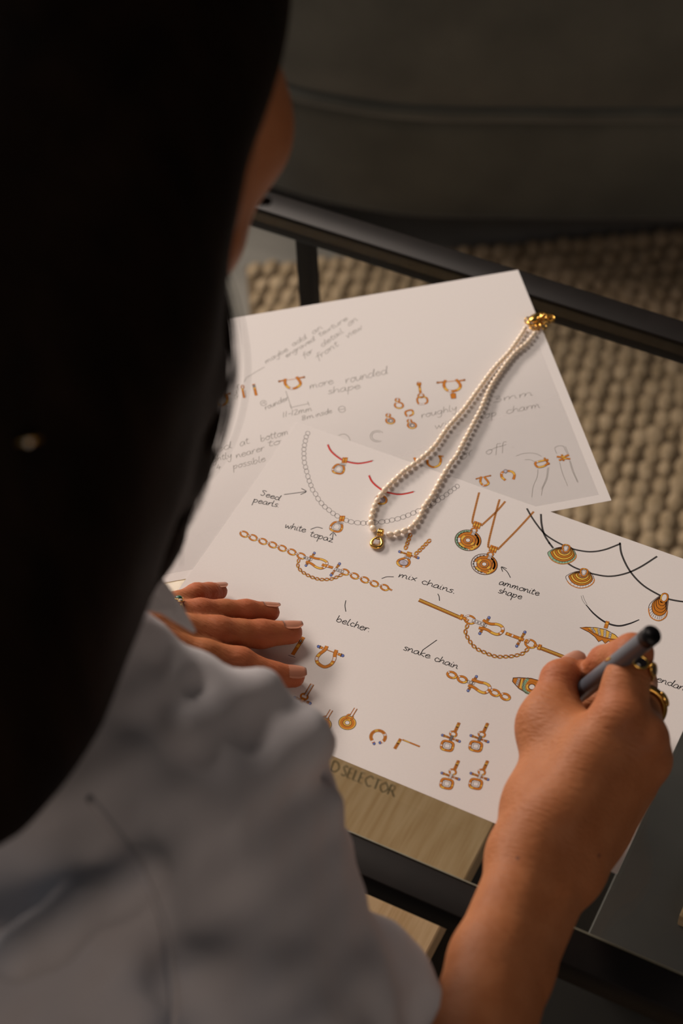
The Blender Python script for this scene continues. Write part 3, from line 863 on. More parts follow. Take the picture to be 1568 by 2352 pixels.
def earring(art, dx, dy, pcol):
    O = np.array([dx, dy], float); f = lambda *p: [O + np.array(q) for q in p]
    art.gold(f((1054, 1660), (1044, 1682)), 5.6, hl=((.3, .55), (.42, .6)), lev=2); art.st(f((1054.5, 1659), (1044, 1682)), .9, 'brown', 5)
    art.gold(ell(O + (1040.6, 1686), 7.5, 5.8, 20), 3.2, True, ((.1, .25), (.5, .6)), 0)
    art.pin(*f((1015.5, 1688.5), (1055, 1703)), 5.2, 0)
    a, b = f((1039, 1689), (1033.5, 1701)); art.st([a, b], 6.4, 'brown', 4); art.st([a, b], 4.8, pcol, 5)
    for t in (.25, .5, .75): art.st([a + (b - a) * t - (2.4, .8), a + (b - a) * t + (2.4, .8)], .8, 'black', 6)
    c = O + (1026.7, 1713.2); q = []
    for t in np.linspace(0, 2 * math.pi, 24, endpoint=False):
        cx, sx = math.cos(t), math.sin(t); e = (abs(cx) ** 4 + abs(sx) ** 4) ** -.25
        x, y = 13 * e * cx, 10.2 * e * sx; q.append(c + (x - y * .25, y + x * .22))
    q = np.array(q)
    art.gold(q, 4.4, True, ((.02, .1), (.48, .55), (.3, .42)), 2, smooth=False)
    art.fill(c + (q - c) * .72, 'white', 3); art.st(c + (q - c) * .74, 1, 'brown', 4, True, False); art.st(c + (q - c) * .46, 1.1, 'grey', 4, True, False)
    for k in (3, 9, 15, 21): art.st([c + (q[k] - c) * .46, c + (q[k] - c) * .74], .9, 'grey', 4)


for dx, dy, pcx in ((0, 0, 'grey'), (65.5, 1, 'grey'), (-1.2, 87, 'white'), (65.5, 87.5, 'white')):
    art = Art(Z1); earring(art, dx, dy, pcx); art.build('earring_drawing', sheet1)

art = Art(Z1)
q = ell((868, 1692.4), 16.5, 14.5, 0, 40)
q = np.concatenate([q[16:40], q[0:6]])
art.gold(q, 6, hl=((.38, .5), (.7, .8)), smooth=False); art.st(q, .9, 'brown', 3, smooth=False)
for p, d in ((q[0], (.5, .85)), (q[-1], (-.9, .4))):
    d = np.array(d); art.st([p, p + d * 4], 6, 'white', 3); art.st([p + d * 4, p + d * 6], 6.5, 'orange', 3); art.dot(p + d * 8.2, 3.6, 'brown', 2); art.dot(p + d * 8.2, 2.8, 'blue', 3)
art.build('hoop_drawing', sheet1)
art = Art(Z1); art.gold([(920, 1697), (906, 1720)], 5.8, hl=((.25, .55), (.4, .55))); art.st([(920, 1697), (906, 1720)], .9, 'brown', 4); art.gold([(924, 1699), (964, 1715)], 2.6, hl=((.1, .5),)); art.build('hoop_side_drawing', sheet1)

art = Art(Z1)
art.st([(741, 1489), (770, 1500)], 2.4, 'brown', 0); art.st([(741, 1489), (770, 1500)], 1.2, 'orange', 1)
for a, b, e in (((731, 1485), (744, 1490), 0), ((787, 1506), (773, 1501), 0)):
    a, b = np.array(a, float), np.array(b, float); d = (b - a) / np.linalg.norm(b - a)
    art.gold([a + d * 3, b], 5.5, lev=0); art.dot(a, 3.8, 'brown', 0); art.dot(a, 3, 'blue', 1)
    nn = np.array([-d[1], d[0]]); art.st([a + d * 4 - nn * 4, a + d * 4 + nn * 4], 2, 'brown', 3)
art.gold([(750.5, 1484), (746, 1492.5), (733.5, 1502.7), (727, 1513), (729.7, 1523), (740, 1530.4), (748.8, 1531.5), (760.3, 1525.6), (767.5, 1514), (769, 1501.4), (772.6, 1493)], 6.8, lev=3, hl=((.2, .27), (.27, .36), (.37, .42), (.76, .84), (.7, .75)))
art.build('shackle_drawing', sheet1)
art = Art(Z1); art.gold([(697, 1463.5), (671.5, 1504)], 7.5, hl=((.45, .65),)); art.dot((690, 1472.5), 6.2, 'brown', 3); art.dot((690, 1472.5), 5, 'orange', 4); art.dot((690, 1472.5), 3.2, 'black', 5); art.dot((690, 1472.5), 1.2, 'white', 6); art.st([(662, 1505), (678, 1510)], 1.2, 'black', 1); art.build('bar_drawing', sheet1)


def drop_earring(art, O):
    O = np.array(O, float); f = lambda *p: [O + np.array(q) for q in p]
    art.st(f((717, 1571.6), (701, 1598.4)), 9.5, 'brown', 0); art.st(f((717, 1571.6), (701, 1598.4)), 7.8, 'orange', 1); art.pave(*f((716.5, 1572.5), (701.5, 1597.5)), 4.5, 5, 2)
    art.gold(ell(O + (698.5, 1600), 8, 6.5, 20), 3, True, ((.2, .3),), 0)
    art.pin(*f((676.5, 1602), (712, 1615.6)), 5.8, 0); art.gold(f((698, 1603), (691, 1614)), 6, lev=4, hl=((.4, .6),))
    art.pave(*f((682, 1614), (696, 1619)), 5, 3, 4)
    art.gold(f((684, 1618), (668, 1624), (664.5, 1633), (672, 1640), (684, 1641.5), (693, 1636), (693, 1628), (688, 1618)), 4.5, hl=((.3, .5), (.55, .7)), lev=0)
    art.fill(ell(O + (680, 1630.5), 11, 7.5, 10), 'lilac', 3); art.st(ell(O + (680, 1630.5), 11, 7.5, 10), 1.4, 'brown', 4, True, False)
    for k in range(10):
        p = O + (680, 1630.5) + RNG.uniform(-5, 5, 2) * (1.4, .8); art.st([p, p + RNG.uniform(-3, 3, 2)], .7, 'grey', 5)


for O in ((0, 0), (-66, -3)):
    art = Art(Z1); drop_earring(art, O); art.build('drop_earring_drawing', sheet1)
for O in ((0, 0), (-56, 4)):
    O = np.array(O, float); art = Art(Z1)
    c = O + (797.3, 1660.2); E_ = lambda r: ell(c, 20 * r, 16 * r, 5, 28)
    art.fill(E_(1), 'yellow', 0); art.st(E_(1), 1.3, 'brown', 1, True, False); art.st(E_(.66), 7, 'orange', 1, True, False); art.st(E_(.5), 1.3, 'brown', 2, True, False); art.st(E_(.38), 3, 'yellow', 2, True, False)
    art.fill(E_(.26), 'white', 3); art.st(E_(.28), 1.2, 'brown', 4, True, False)
    a, b = O + (817, 1627), O + (806, 1645); art.st([a, b], 8, 'brown', 2); art.st([a, b], 6.4, 'orange', 3); art.st([a, b], 3.6, 'white', 4)
    art.gold(ell(O + (803, 1647), 7, 5.5, 10), 3, True, ((.2, .3),), 2)
    art.build('disc_earring_drawing', sheet1)

art = Art(Z1)
art.chain([(943.5, 1225.3), (937, 1243), (930.3, 1262)], 4, 5.0, 3.2, 2.4); art.chain([(988.3, 1239.4), (970, 1258), (952.6, 1274.3)], 5, 5.0, 3.2, 2.4)
art.pin((917, 1267), (960, 1281.4), 5)
for k in (-1, 0, 1): art.gold([(940.5 + k * 3.4, 1268 + k), (937.5 + k * 3.4, 1279 + k)], 3.2, hl=((.3, .6),), lev=4)
art.pave((928, 1278), (942, 1283), 4.5, 3, 4)
art.gold([(932, 1281), (916, 1286), (912.5, 1293), (918, 1299.5), (930, 1302), (938, 1297), (940, 1290), (936, 1282)], 4.4, hl=((.25, .45), (.5, .6)))
art.fill(ell((926.6, 1292.5), 10, 6.6, 10), 'lilac', 3); art.st(ell((926.6, 1292.5), 10, 6.6, 10), 1.3, 'brown', 4, True, False)
for k in range(9):
    p = np.array((926.6, 1292.5)) + RNG.uniform(-5, 5, 2) * (1.2, .7); art.st([p, p + RNG.uniform(-3, 3, 2)], .7, 'grey', 5)
art.build('drop_pendant_drawing', sheet1)

# ---------------------------------------------------------------- lower sheet: printed tone, pencil notes, gold sketches
pt = bpy.data.materials.new('copied_page_tone'); pt.use_nodes = True                     # faint grey tone of a photocopy, fading out up the page
nt = pt.node_tree; bs = nt.nodes['Principled BSDF']; bs.inputs['Base Color'].default_value = (.735, .715, .715, 1); bs.inputs['Roughness'].default_value = .7
tc = nt.nodes.new('ShaderNodeTexCoord'); vm = nt.nodes.new('ShaderNodeVectorMath'); vm.operation = 'DOT_PRODUCT'; vm.inputs[1].default_value = (N2[0] - .25 * E2[0], N2[1] - .25 * E2[1], 0)
mr = nt.nodes.new('ShaderNodeMapRange'); mr.interpolation_type = 'SMOOTHSTEP'; mr.inputs[1].default_value = .05; mr.inputs[2].default_value = -.06; mr.inputs[4].default_value = .4
tb = nt.nodes.new('ShaderNodeBsdfTransparent'); mx = nt.nodes.new('ShaderNodeMixShader')
nt.links.new(tc.outputs['Object'], vm.inputs[0]); nt.links.new(vm.outputs['Value'], mr.inputs[0]); nt.links.new(mr.outputs[0], mx.inputs[0])
nt.links.new(tb.outputs[0], mx.inputs[1]); nt.links.new(bs.outputs[0], mx.inputs[2]); nt.links.new(mx.outputs[0], nt.nodes['Material Output'].inputs[0])
c_ = [O2 + E2 * a + N2 * b for a, b in ((.004, .006), (.291, .006), (.291, .160), (.004, .160))]
mk('printed_tone', [(p[0], p[1], Z2 + .00001) for p in c_], [[0, 1, 2, 3]], pt, sheet2, smooth=False)
words(sheet2, Z2, [
 ([('maybe', (610, 836), (662, 805), 5.6)],), ([('add', (672, 796), (705, 777), 5.6)],), ([('an', (718, 769), (741, 754), 6.5)],),
 ([('engraved', (657, 822), (724, 781), 5.2)],), ([('texture', (733, 774), (799, 734), 5.4)],),
 ([('for', (697, 823), (719, 809), 6)],), ([('detail', (739, 798), (789, 763), 6)],), ([('on', (800, 751), (822, 735), 7)],),
 ([('front', (728, 828), (778, 793), 7)],), ([('view', (796, 778), (833, 755), 7)],),
 ([], [[(561, 878), (566, 868), (580, 859), (607, 843)]]),
 ([('more', (711, 894), (766, 881), 8)],), ([('rounded', (793, 881), (891, 858), 9)],), ([('shape', (752, 906), (828, 892), 8)],),
 ([('rounder', (609, 942), (663, 918), 6)], [ell((605, 926), 7, 6), [(602, 928), (606, 923), (608, 928)]]),
 ([], [[(668, 936), (708, 927)], [(666, 931), (670, 940)], [(706, 922), (710, 932)]]),
 ([], [[(656, 898), (668, 934)]]),
 ([('11-12mm', (649, 959), (717, 944), 7)],), ([('8m', (693, 966), (722, 959), 6)],), ([('inside', (725, 958), (763, 948), 6)], [ell((785, 940), 8, 7), [(778, 941), (793, 939)]]),
 ([('12mm', (544, 919), (549, 882), 5)],),
 ([('hinged', (435, 1052), (533, 1029), 8)],), ([('at', (551, 1026), (573, 1018), 8)],), ([('bottom', (598, 1015), (663, 998), 8)],),
 ([('slightly', (467, 1067), (533, 1051), 7.5)],), ([('nearer', (542, 1053), (608, 1034), 7.5)],), ([('to', (615, 1026), (644, 1020), 7.5)],),
 ([('4', (497, 1080), (508, 1077), 7)],), ([('possible', (535, 1078), (610, 1059), 7.5)],),
 ([('roughly', (967, 961), (1050, 942), 7.5)],), ([('1', (1069, 940), (1077, 938), 9), ('13mm', (1118, 928), (1226, 908), 8)],),
 ([('with', (998, 986), (1058, 971), 8)],), ([('drop', (1085, 968), (1141, 954), 8)],), ([('charm', (1162, 951), (1241, 936), 8)],),
 ([('or', (1059, 1057), (1088, 1041), 8)],), ([('off', (1115, 1045), (1162, 1032), 9)], [[(1177, 1027), (1179, 1028)]]),
 ([], [[(777, 1000), (790, 997), (800, 1003), (805, 1014)]]), ([], [ell((866, 1002), 16, 13)[3:19], ell((866, 1002), 12, 10)[4:18]]),
], 'pencil_note', 'pencil', 1.2, 1.08)


def shk2(art, U, w, pins, lev=2):
    for a, b in pins:
        art.gold([a, b], w * .62, hl=(), lev=0); art.dot(a, w * .42, 'brown', 2); art.dot(a, w * .25, 'orange', 3)
    art.gold(U, w, hl=((.25, .38), (.4, .5), (.62, .78)), lev=lev)


U = np.array([(655.5, 870), (654.5, 880.5), (662, 890), (674.4, 892.3), (686.2, 886.6), (689.7, 879), (680.5, 865.5)])
art = Art(Z2); shk2(art, U, 6.2, [((641, 876), (654, 873)), ((698, 866.4), (686, 868.5))]); art.st([(660, 873), (680, 870)], 1.6, 'orange', 1); art.build('shackle_sketch', sheet2)
U2 = np.array([(494, 905), (495, 920), (502, 930), (511, 931), (520, 923), (520, 912), (512, 902)], float)
art = Art(Z2); shk2(art, U2, 6.0, [((482, 910), (494, 908)), ((527, 904), (516, 906))]); art.st([(498, 908), (510, 907)], 1.6, 'orange', 1); art.build('shackle_sketch', sheet2)
art = Art(Z2); art.gold([(556.5, 893), (561, 914)], 4.6, hl=((.1, .3),)); art.gold(ell((557, 889), 3, 4.5, 0), 2, True); art.st([(563, 896), (565, 912)], 1.2, 'grey', 1); art.build('bar_sketch', sheet2)
art = Art(Z2); art.gold([(582, 882), (588.5, 908.5)], 6, hl=((.3, .5),)); art.dot((583, 887), 3.4, 'grey', 4); art.build('bar_sketch', sheet2)
art = Art(Z2)
shk2(art, [(1023, 873), (1019, 884.4), (1025.3, 895.6), (1039, 898.7), (1052.9, 894), (1056.7, 884.4), (1047.2, 871.4)], 6.4, [((1004.5, 879), (1019, 877.5)), ((1066, 873), (1054, 875))])
art.st([(1026, 877), (1048, 874.5)], 2, 'orange', 1); art.gold([(1038.5, 896), (1039.5, 904)], 4, lev=5); art.fill([(1033.5, 905), (1046, 903), (1047, 915), (1036, 916)], 'orange', 3); art.st([(1033.5, 905), (1046, 903), (1047, 915), (1036, 916)], 1.1, 'brown', 4, True, False)
art.build('shackle_sketch', sheet2)
art = Art(Z2)
art.gold([(962, 880), (965.8, 906)], 5, hl=((.4, .7),)); art.gold(ell((962, 882), 4, 4.5), 2.4, True); art.gold(ell((966.5, 909), 6.5, 4.5), 3, True)
art.gold([(959, 914), (978, 913), (980, 925), (962, 928)], 3.8, True, ((.2, .3), (.6, .8))); art.build('drop_sketch', sheet2)
for c, t, dk in (((915.9, 931), (912.5, 918.8), 0), ((896, 966.3), (891.4, 954), 1), ((945.7, 977), (940, 967), 1)):
    art = Art(Z2); art.gold(ell(c, 9.6, 6.8, 8), 3.6, True, ((.1, .35), (.6, .7))); art.gold(ell(t, 4.6, 3.6, 0), 3, True)
    art.fill(ell(c, 6.2, 4.2, 8), 'grey' if dk else 'white', 3); art.fill(ell((c[0] + 1, c[1] + .5), 2.8, 2, 8), 'white', 4); art.build('charm_sketch', sheet2)
art = Art(Z2); art.gold([(931, 946), (945, 942), (948, 951), (935, 956)], 4, True, ((.4, .6), (.7, .8))); art.build('charm_sketch', sheet2)
art = Art(Z2)
shk2(art, [(1105, 1094.5), (1103, 1107.6), (1111.7, 1115.5), (1121.5, 1109.5), (1111, 1094.5)], 4.4, [((1093.5, 1100), (1103, 1097)), ((1126, 1092.6), (1114, 1095))]); art.build('shackle_sketch', sheet2)
art = Art(Z2); art.gold([(1160.4, 1103.2), (1152.4, 1096), (1152, 1086.5), (1161.4, 1082.2), (1174.4, 1083), (1181, 1090.4), (1178.6, 1101.4)], 5.4, hl=((.08, .2), (.3, .3), (.62, .85))); art.dot((1160.5, 1082.5), 4.8, 'grey', 4); art.dot((1160.5, 1082.5), 3, 'lilac', 5); art.build('horseshoe_sketch', sheet2)
art = Art(Z2)
art.pin((1247, 1048), (1263, 1071), 5, 0, False); art.gold([(1259, 1056), (1243.7, 1058.7), (1229, 1063.5), (1234, 1072.5), (1248, 1071), (1260.5, 1062.6)], 4.6, hl=((.15, .35), (.3, .3), (.62, .85)), lev=4)
for q in ([(1185, 1047.5), (1203, 1041.5), (1228, 1041.5), (1243, 1048)], [(1205, 1056), (1217, 1056), (1229, 1061)], [(1235, 1078), (1233, 1096), (1224, 1118), (1221, 1142)], [(1257, 1074), (1254, 1098), (1243, 1124)], [(1260, 1073), (1256, 1100), (1246, 1122), (1243, 1138)]): art.st(q, 1.1, 'pencil', 0)
art.build('ring_on_finger_sketch', sheet2)
art = Art(Z2)
art.pin((1288.6, 1040), (1295.5, 1063), 5, 0, False); art.gold([(1278, 1049), (1292, 1050), (1306, 1045)], 4.4, hl=((.4, .7),), lev=4); art.gold([(1283, 1057.5), (1296, 1053.5), (1309, 1054)], 4.4, hl=((.4, .7),), lev=4)
for q in ([(1278, 1042), (1274, 1029), (1284, 1024), (1294, 1025)], [(1293, 1024), (1303, 1044)], [(1298, 1026), (1306, 1044)], [(1285, 1062), (1291, 1086), (1303, 1116)], [(1307, 1058), (1314, 1082), (1326, 1108)], [(1309, 1058), (1318, 1086), (1327, 1106)]): art.st(q, 1.1, 'pencil', 0)
art.build('ring_on_finger_sketch', sheet2)
art = Art(Z2); art.gold([(1008, 1046), (1012, 1056), (1008, 1068), (995, 1073), (983, 1067), (981, 1056)], 5, hl=((.3, .6),)); art.gold([(1008, 1048), (1018, 1048)], 4); art.gold([(951, 1051), (956, 1061)], 5, hl=()); art.build('shackle_sketch', sheet2)

# ---------------------------------------------------------------- dark capitals on the oak board
art = Art(BZ)
ST = {'D': (.95, [((0, 0), (0, 1), .15), ((0, 1), (.5, .97), (.85, .5), (.5, .03), (0, 0), .13)]),
      'S': (.72, [((.52, .9), (.25, 1.0), (.06, .76), (.3, .5), (.54, .24), (.3, 0), (.02, .12), .12)]),
      'E': (.70, [((.05, 0), (.05, 1), .15), ((.05, 1), (.5, 1), .07), ((.05, .52), (.42, .52), .07), ((.05, 0), (.52, 0), .07)]),
      'L': (.66, [((.05, 0), (.05, 1), .15), ((.05, 0), (.52, 0), .07)]),
      'C': (1.0, [((.88, .84), (.5, 1), (.06, .52), (.5, 0), (.88, .14), .12)]),
      'T': (.82, [((.4, 0), (.4, 1), .15), ((0, 1), (.8, 1), .07)]),
      'O': (1.1, [((.5, 1), (.05, .5), (.5, 0), (.95, .5), (.5, 1), .12)]),
      'R': (.85, [((.05, 0), (.05, 1), .15), ((.05, 1), (.5, .95), (.5, .55), (.05, .48), .09), ((.3, .5), (.85, 0), .14)]), ' ': (.32, [])}
p0, p1 = np.array([782., 1779.5]), np.array([905., 1830.5]); txt = 'SELECTOR'
adv = sum(ST[c][0] for c in txt); sx = np.linalg.norm(p1 - p0) / adv; d = (p1 - p0) / np.linalg.norm(p1 - p0); up = np.array([8.5, -22.])
x = -(ST['D'][0] + ST[' '][0])
for c in 'D SELECTOR':
    for s_ in ST[c][1]:
        art.st([p0 + d * (x + u) * sx + up * v for u, v in s_[:-1]], s_[-1] * 24, 'letter', 0)
    x += ST[c][0]
art.build('lettering', wb)

# ================================================================ pearl necklace lying over both sheets
neck = empty('pearl_necklace', at(900, 1130, Z1), 'string of small cream pearls with a gold pendant, lying across both sheets', 'necklace')
RIGHT = [(884, 1232), (902, 1232), (917, 1228), (931, 1223), (945, 1215), (955, 1204), (964, 1191), (975, 1167), (991, 1145), (1010, 1110), (1022, 1089), (1036, 1067), (1049, 1050), (1076, 998), (1105, 942), (1125, 895), (1152, 853), (1181, 816), (1210, 791), (1229, 767)]
LEFT = [(862, 1227), (854, 1214), (852, 1199), (856, 1179), (865, 1156), (878, 1137), (891, 1122), (919, 1095), (946, 1074), (977, 1050), (1002, 1024), (1028, 986), (1065, 944), (1098, 899), (1132, 853), (1169, 812), (1196, 774), (1208, 752)]
PV, PF = ellipsoid((0, 0, 0), np.diag((1, 1, 1)), 16, 10)
pearl0 = None
for seq in (LEFT, RIGHT):
    P = np.array([at(x, y, Z1) for x, y in seq]); P = crom(P, 10)
    L = np.concatenate([[0], np.cumsum(np.linalg.norm(np.diff(P, axis=0), axis=1))])
    f = lambda l: np.array([np.interp(l, L, P[:, k]) for k in range(3)])
    l = .0006; pl = []
    while l < L[-1] - .002:
        t = l / L[-1]
        ln = (.00475 - .0011 * t ** .8) * (1 + RNG.normal(0, .045)); wd = (.0039 - .0008 * t ** .8) * (1 + RNG.normal(0, .03))
        c = f(l + ln / 2); d = f(l + ln * .5 + .001) - f(l + ln * .5 - .001); d[2] = 0; d /= np.linalg.norm(d)
        z = Z1 + wd / 2 + .0001
        u = np.array([-d[1], d[0], 0])
        if pearl0 is None:
            pearl0 = mk('pearl', np.array(PV), PF, M_PEARL, neck, origin=(0, 0, 0)); o = pearl0
        else:
            o = pearl0.copy(); C.objects.link(o)
        o.scale = (ln * .5 * 1.02, wd / 2, wd / 2)
        o.rotation_euler = (0, RNG.normal(0, .08), math.atan2(d[1], d[0]))
        o.location = np.array([c[0], c[1], z + ZT]) - WL[neck.name]
        pl.append((c[0], c[1], z)); l += ln * 1.0
    V, F = tube(pl, .00035, 5); mk('thread', V, F, M_PEARL, neck)

# pendant: gold drop frame, square clear stone, twin bail, tiny stone row
def ring_pts(c, rx, ry, ang, z, n=28, pw=2.6, pinch=.25):
    out = []
    a = math.radians(ang)
    for t in np.linspace(0, 2 * math.pi, n, endpoint=False):
        cx, sx = math.cos(t), math.sin(t); e = (abs(cx) ** pw + abs(sx) ** pw) ** (-1 / pw)
        x, y = rx * e * cx, ry * e * sx
        if y > 0: x *= 1 - pinch * y / ry
        out.append((c[0] + x * math.cos(a) - y * math.sin(a), c[1] + x * math.sin(a) + y * math.cos(a), z))
    return out


pc_ = at(865.5, 1249.5, Z1); bl = at(873.5, 1230, Z1)
pd = bl - pc_; pang = math.degrees(math.atan2(pd[1], pd[0])) - 90
pend = mk('pendant', *tube(ring_pts(pc_, .0031, .0037, pang, Z1 + .0014, pw=2.6, pinch=.45), .00105, 10, True), M_GOLD, neck)
V, F = box((0, 0, 0), (.0038, .0038, .0022), .0007)
V = np.array(V) @ np.array([[math.cos(math.radians(pang)), math.sin(math.radians(pang)), 0], [-math.sin(math.radians(pang)), math.cos(math.radians(pang)), 0], [0, 0, 1]]) + np.array([*(pc_[:2] - pd[:2] * .05), Z1 + .0016])
mk('stone', V, F, M_STONE, pend, smooth=False)
V, F = ellipsoid((pc_[0], pc_[1], Z1 + .0004), np.diag((.003, .003, .0003)), 12, 4); mk('setting', V, F, M_GOLD, pend)
un = pd / np.linalg.norm(pd); sd = np.array([-un[1], un[0], 0])
for k in (-.9, .0, .9):
    p = bl + sd * .0011 * k
    V, F = tube([p + un * .0024 * math.cos(t) + np.array([0, 0, .0023 + .0022 * math.sin(t)]) for t in np.linspace(0, 2 * math.pi, 14, endpoint=False)], .00055, 6, True)
    mk('bail', V, F, M_GOLD, pend)
for k in (-1, 0, 1):
    p = bl - un * .0026 + sd * .0010 * k
    V, F = ellipsoid((p[0], p[1], Z1 + .0022), np.diag((.0006, .0006, .0006)), 8, 6); mk('bead', V, F, M_STONE, pend)

# clasp and extension chain
cl = at(1228, 739, Z1); tip = at(1241, 727, Z1)
ca = math.atan2(tip[1] - cl[1], tip[0] - cl[0])
ring = [(cl[0] + .0058 * math.cos(t) * math.cos(ca) - .0034 * math.sin(t) * math.sin(ca), cl[1] + .0058 * math.cos(t) * math.sin(ca) + .0034 * math.sin(t) * math.cos(ca), Z1 + .0018) for t in np.linspace(0, 2 * math.pi, 24, endpoint=False)]
clasp = mk('clasp', *tube(ring, .0011, 8, True), M_GOLD, neck)
V, F = ellipsoid((cl[0] - .0006, cl[1] + .001, Z1 + .0023), [[.0050 * math.cos(ca), .0050 * math.sin(ca), 0], [-.0030 * math.sin(ca), .0030 * math.cos(ca), 0], [0, 0, .0013]], 14, 8)
mk('clasp_body', V, F, M_GOLD, clasp)
for (x, y, r, tilt) in ((1211, 741, .0019, .9), (1222, 760, .0017, .8), (1246, 726, .0025, .3), (1241, 743, .0024, .9), (1247, 752, .0023, .4), (1252, 735, .0022, .9), (1260, 738, .0022, .7), (1264, 732, .0027, .2), (1234, 757, .0018, .9)):
    c = at(x, y, Z1); a = RNG.uniform(0, 3.1)
    e1 = np.array([math.cos(a), math.sin(a), 0]); e2 = np.array([-math.sin(a) * math.cos(tilt), math.cos(a) * math.cos(tilt), math.sin(tilt)])
    V, F = tube([c + np.array([0, 0, .0005 + r * math.sin(tilt)]) + e1 * r * 1.2 * math.cos(t) + e2 * r * math.sin(t) for t in np.linspace(0, 2 * math.pi, 16, endpoint=False)], .00055, 7, True)
    mk('chain_link', V, F, M_GOLD, neck)

# ================================================================ fineliner pen
PT = at(1240, 1665, Z1); PE = np.array([.281, .060, .125])
pdv = (PE - PT) / np.linalg.norm(PE - PT); PL = np.linalg.norm(PE - PT)
pen = empty('pen', PT, 'slate grey fineliner pen with a black end, held in the right hand', 'pen')
def along(prof): return [PT + pdv * s for s, r in prof], [r for s, r in prof]
P_, r_ = along([(.0118, .0034), (.014, .0042), (.030, .0042), (.0305, .0046), (.0545, .0046), (.055, .00485), (.080, .0049), (PL - .007, .0049), (PL - .0066, .0050)])
mk('barrel', *tube(P_, r_, 28), M_PEN, pen)
P_, r_ = along([(.0004, .0003), (.002, .0004), (.0022, .0010), (.007, .0016), (.012, .0033)])
mk('nib', *tube(P_, r_, 20), M_BLACK, pen)
P_, r_ = along([(PL - .0066, .00505), (PL - .001, .00505), (PL - .0002, .0046), (PL - .0002, .0036), (PL - .003, .0034), (PL - .003, .0001)])
mk('end_cap', *tube(P_, r_, 28), M_BLACK, pen)

# ================================================================ implicit surfaces: round cones and ellipsoids melted together
class Field:
    def __init__(s): s.p = []

    def cone(s, a, b, ra, rb, k=.006, sub=False): s.p.append(('c', np.array(a, float), np.array(b, float), ra, rb, k, sub)); return s

    def ell(s, c, ax, k=.006, sub=False):
        """ax rows are semi axis vectors (orthogonal)"""
        ax = np.array(ax, float); ln = np.linalg.norm(ax, axis=1)
        s.p.append(('e', np.array(c, float), ax / ln[:, None], ln, None, k, sub)); return s

    def chain(s, pts, k=.006):
        for (a, ra), (b, rb) in zip(pts[:-1], pts[1:]): s.cone(a, b, ra, rb, k)
        return s


def pdist(pr, P):
    if pr[0] == 'c':
        a, b, ra, rb = pr[1:5]
        ba = b - a; l2 = ba @ ba
        t = np.clip(((P - a) @ ba) / (l2 + 1e-12), 0, 1)
        return np.sqrt((((P - a) - t[..., None] * ba) ** 2).sum(-1)) - (ra + (rb - ra) * t)
    c, R, ln = pr[1:4]
    q = (P - c) @ R.T
    k0 = np.sqrt(((q / ln) ** 2).sum(-1)); k1 = np.sqrt(((q / ln ** 2) ** 2).sum(-1)) + 1e-9
    return k0 * (k0 - 1) / k1


def blend(D, d, k, sub):
    if sub:
        d = -d; h = np.clip(k - np.abs(D - d), 0, None) / k
        return np.maximum(D, d) + h * h * k * .25
    h = np.clip(k - np.abs(D - d), 0, None) / k
    return np.minimum(D, d) - h * h * k * .25


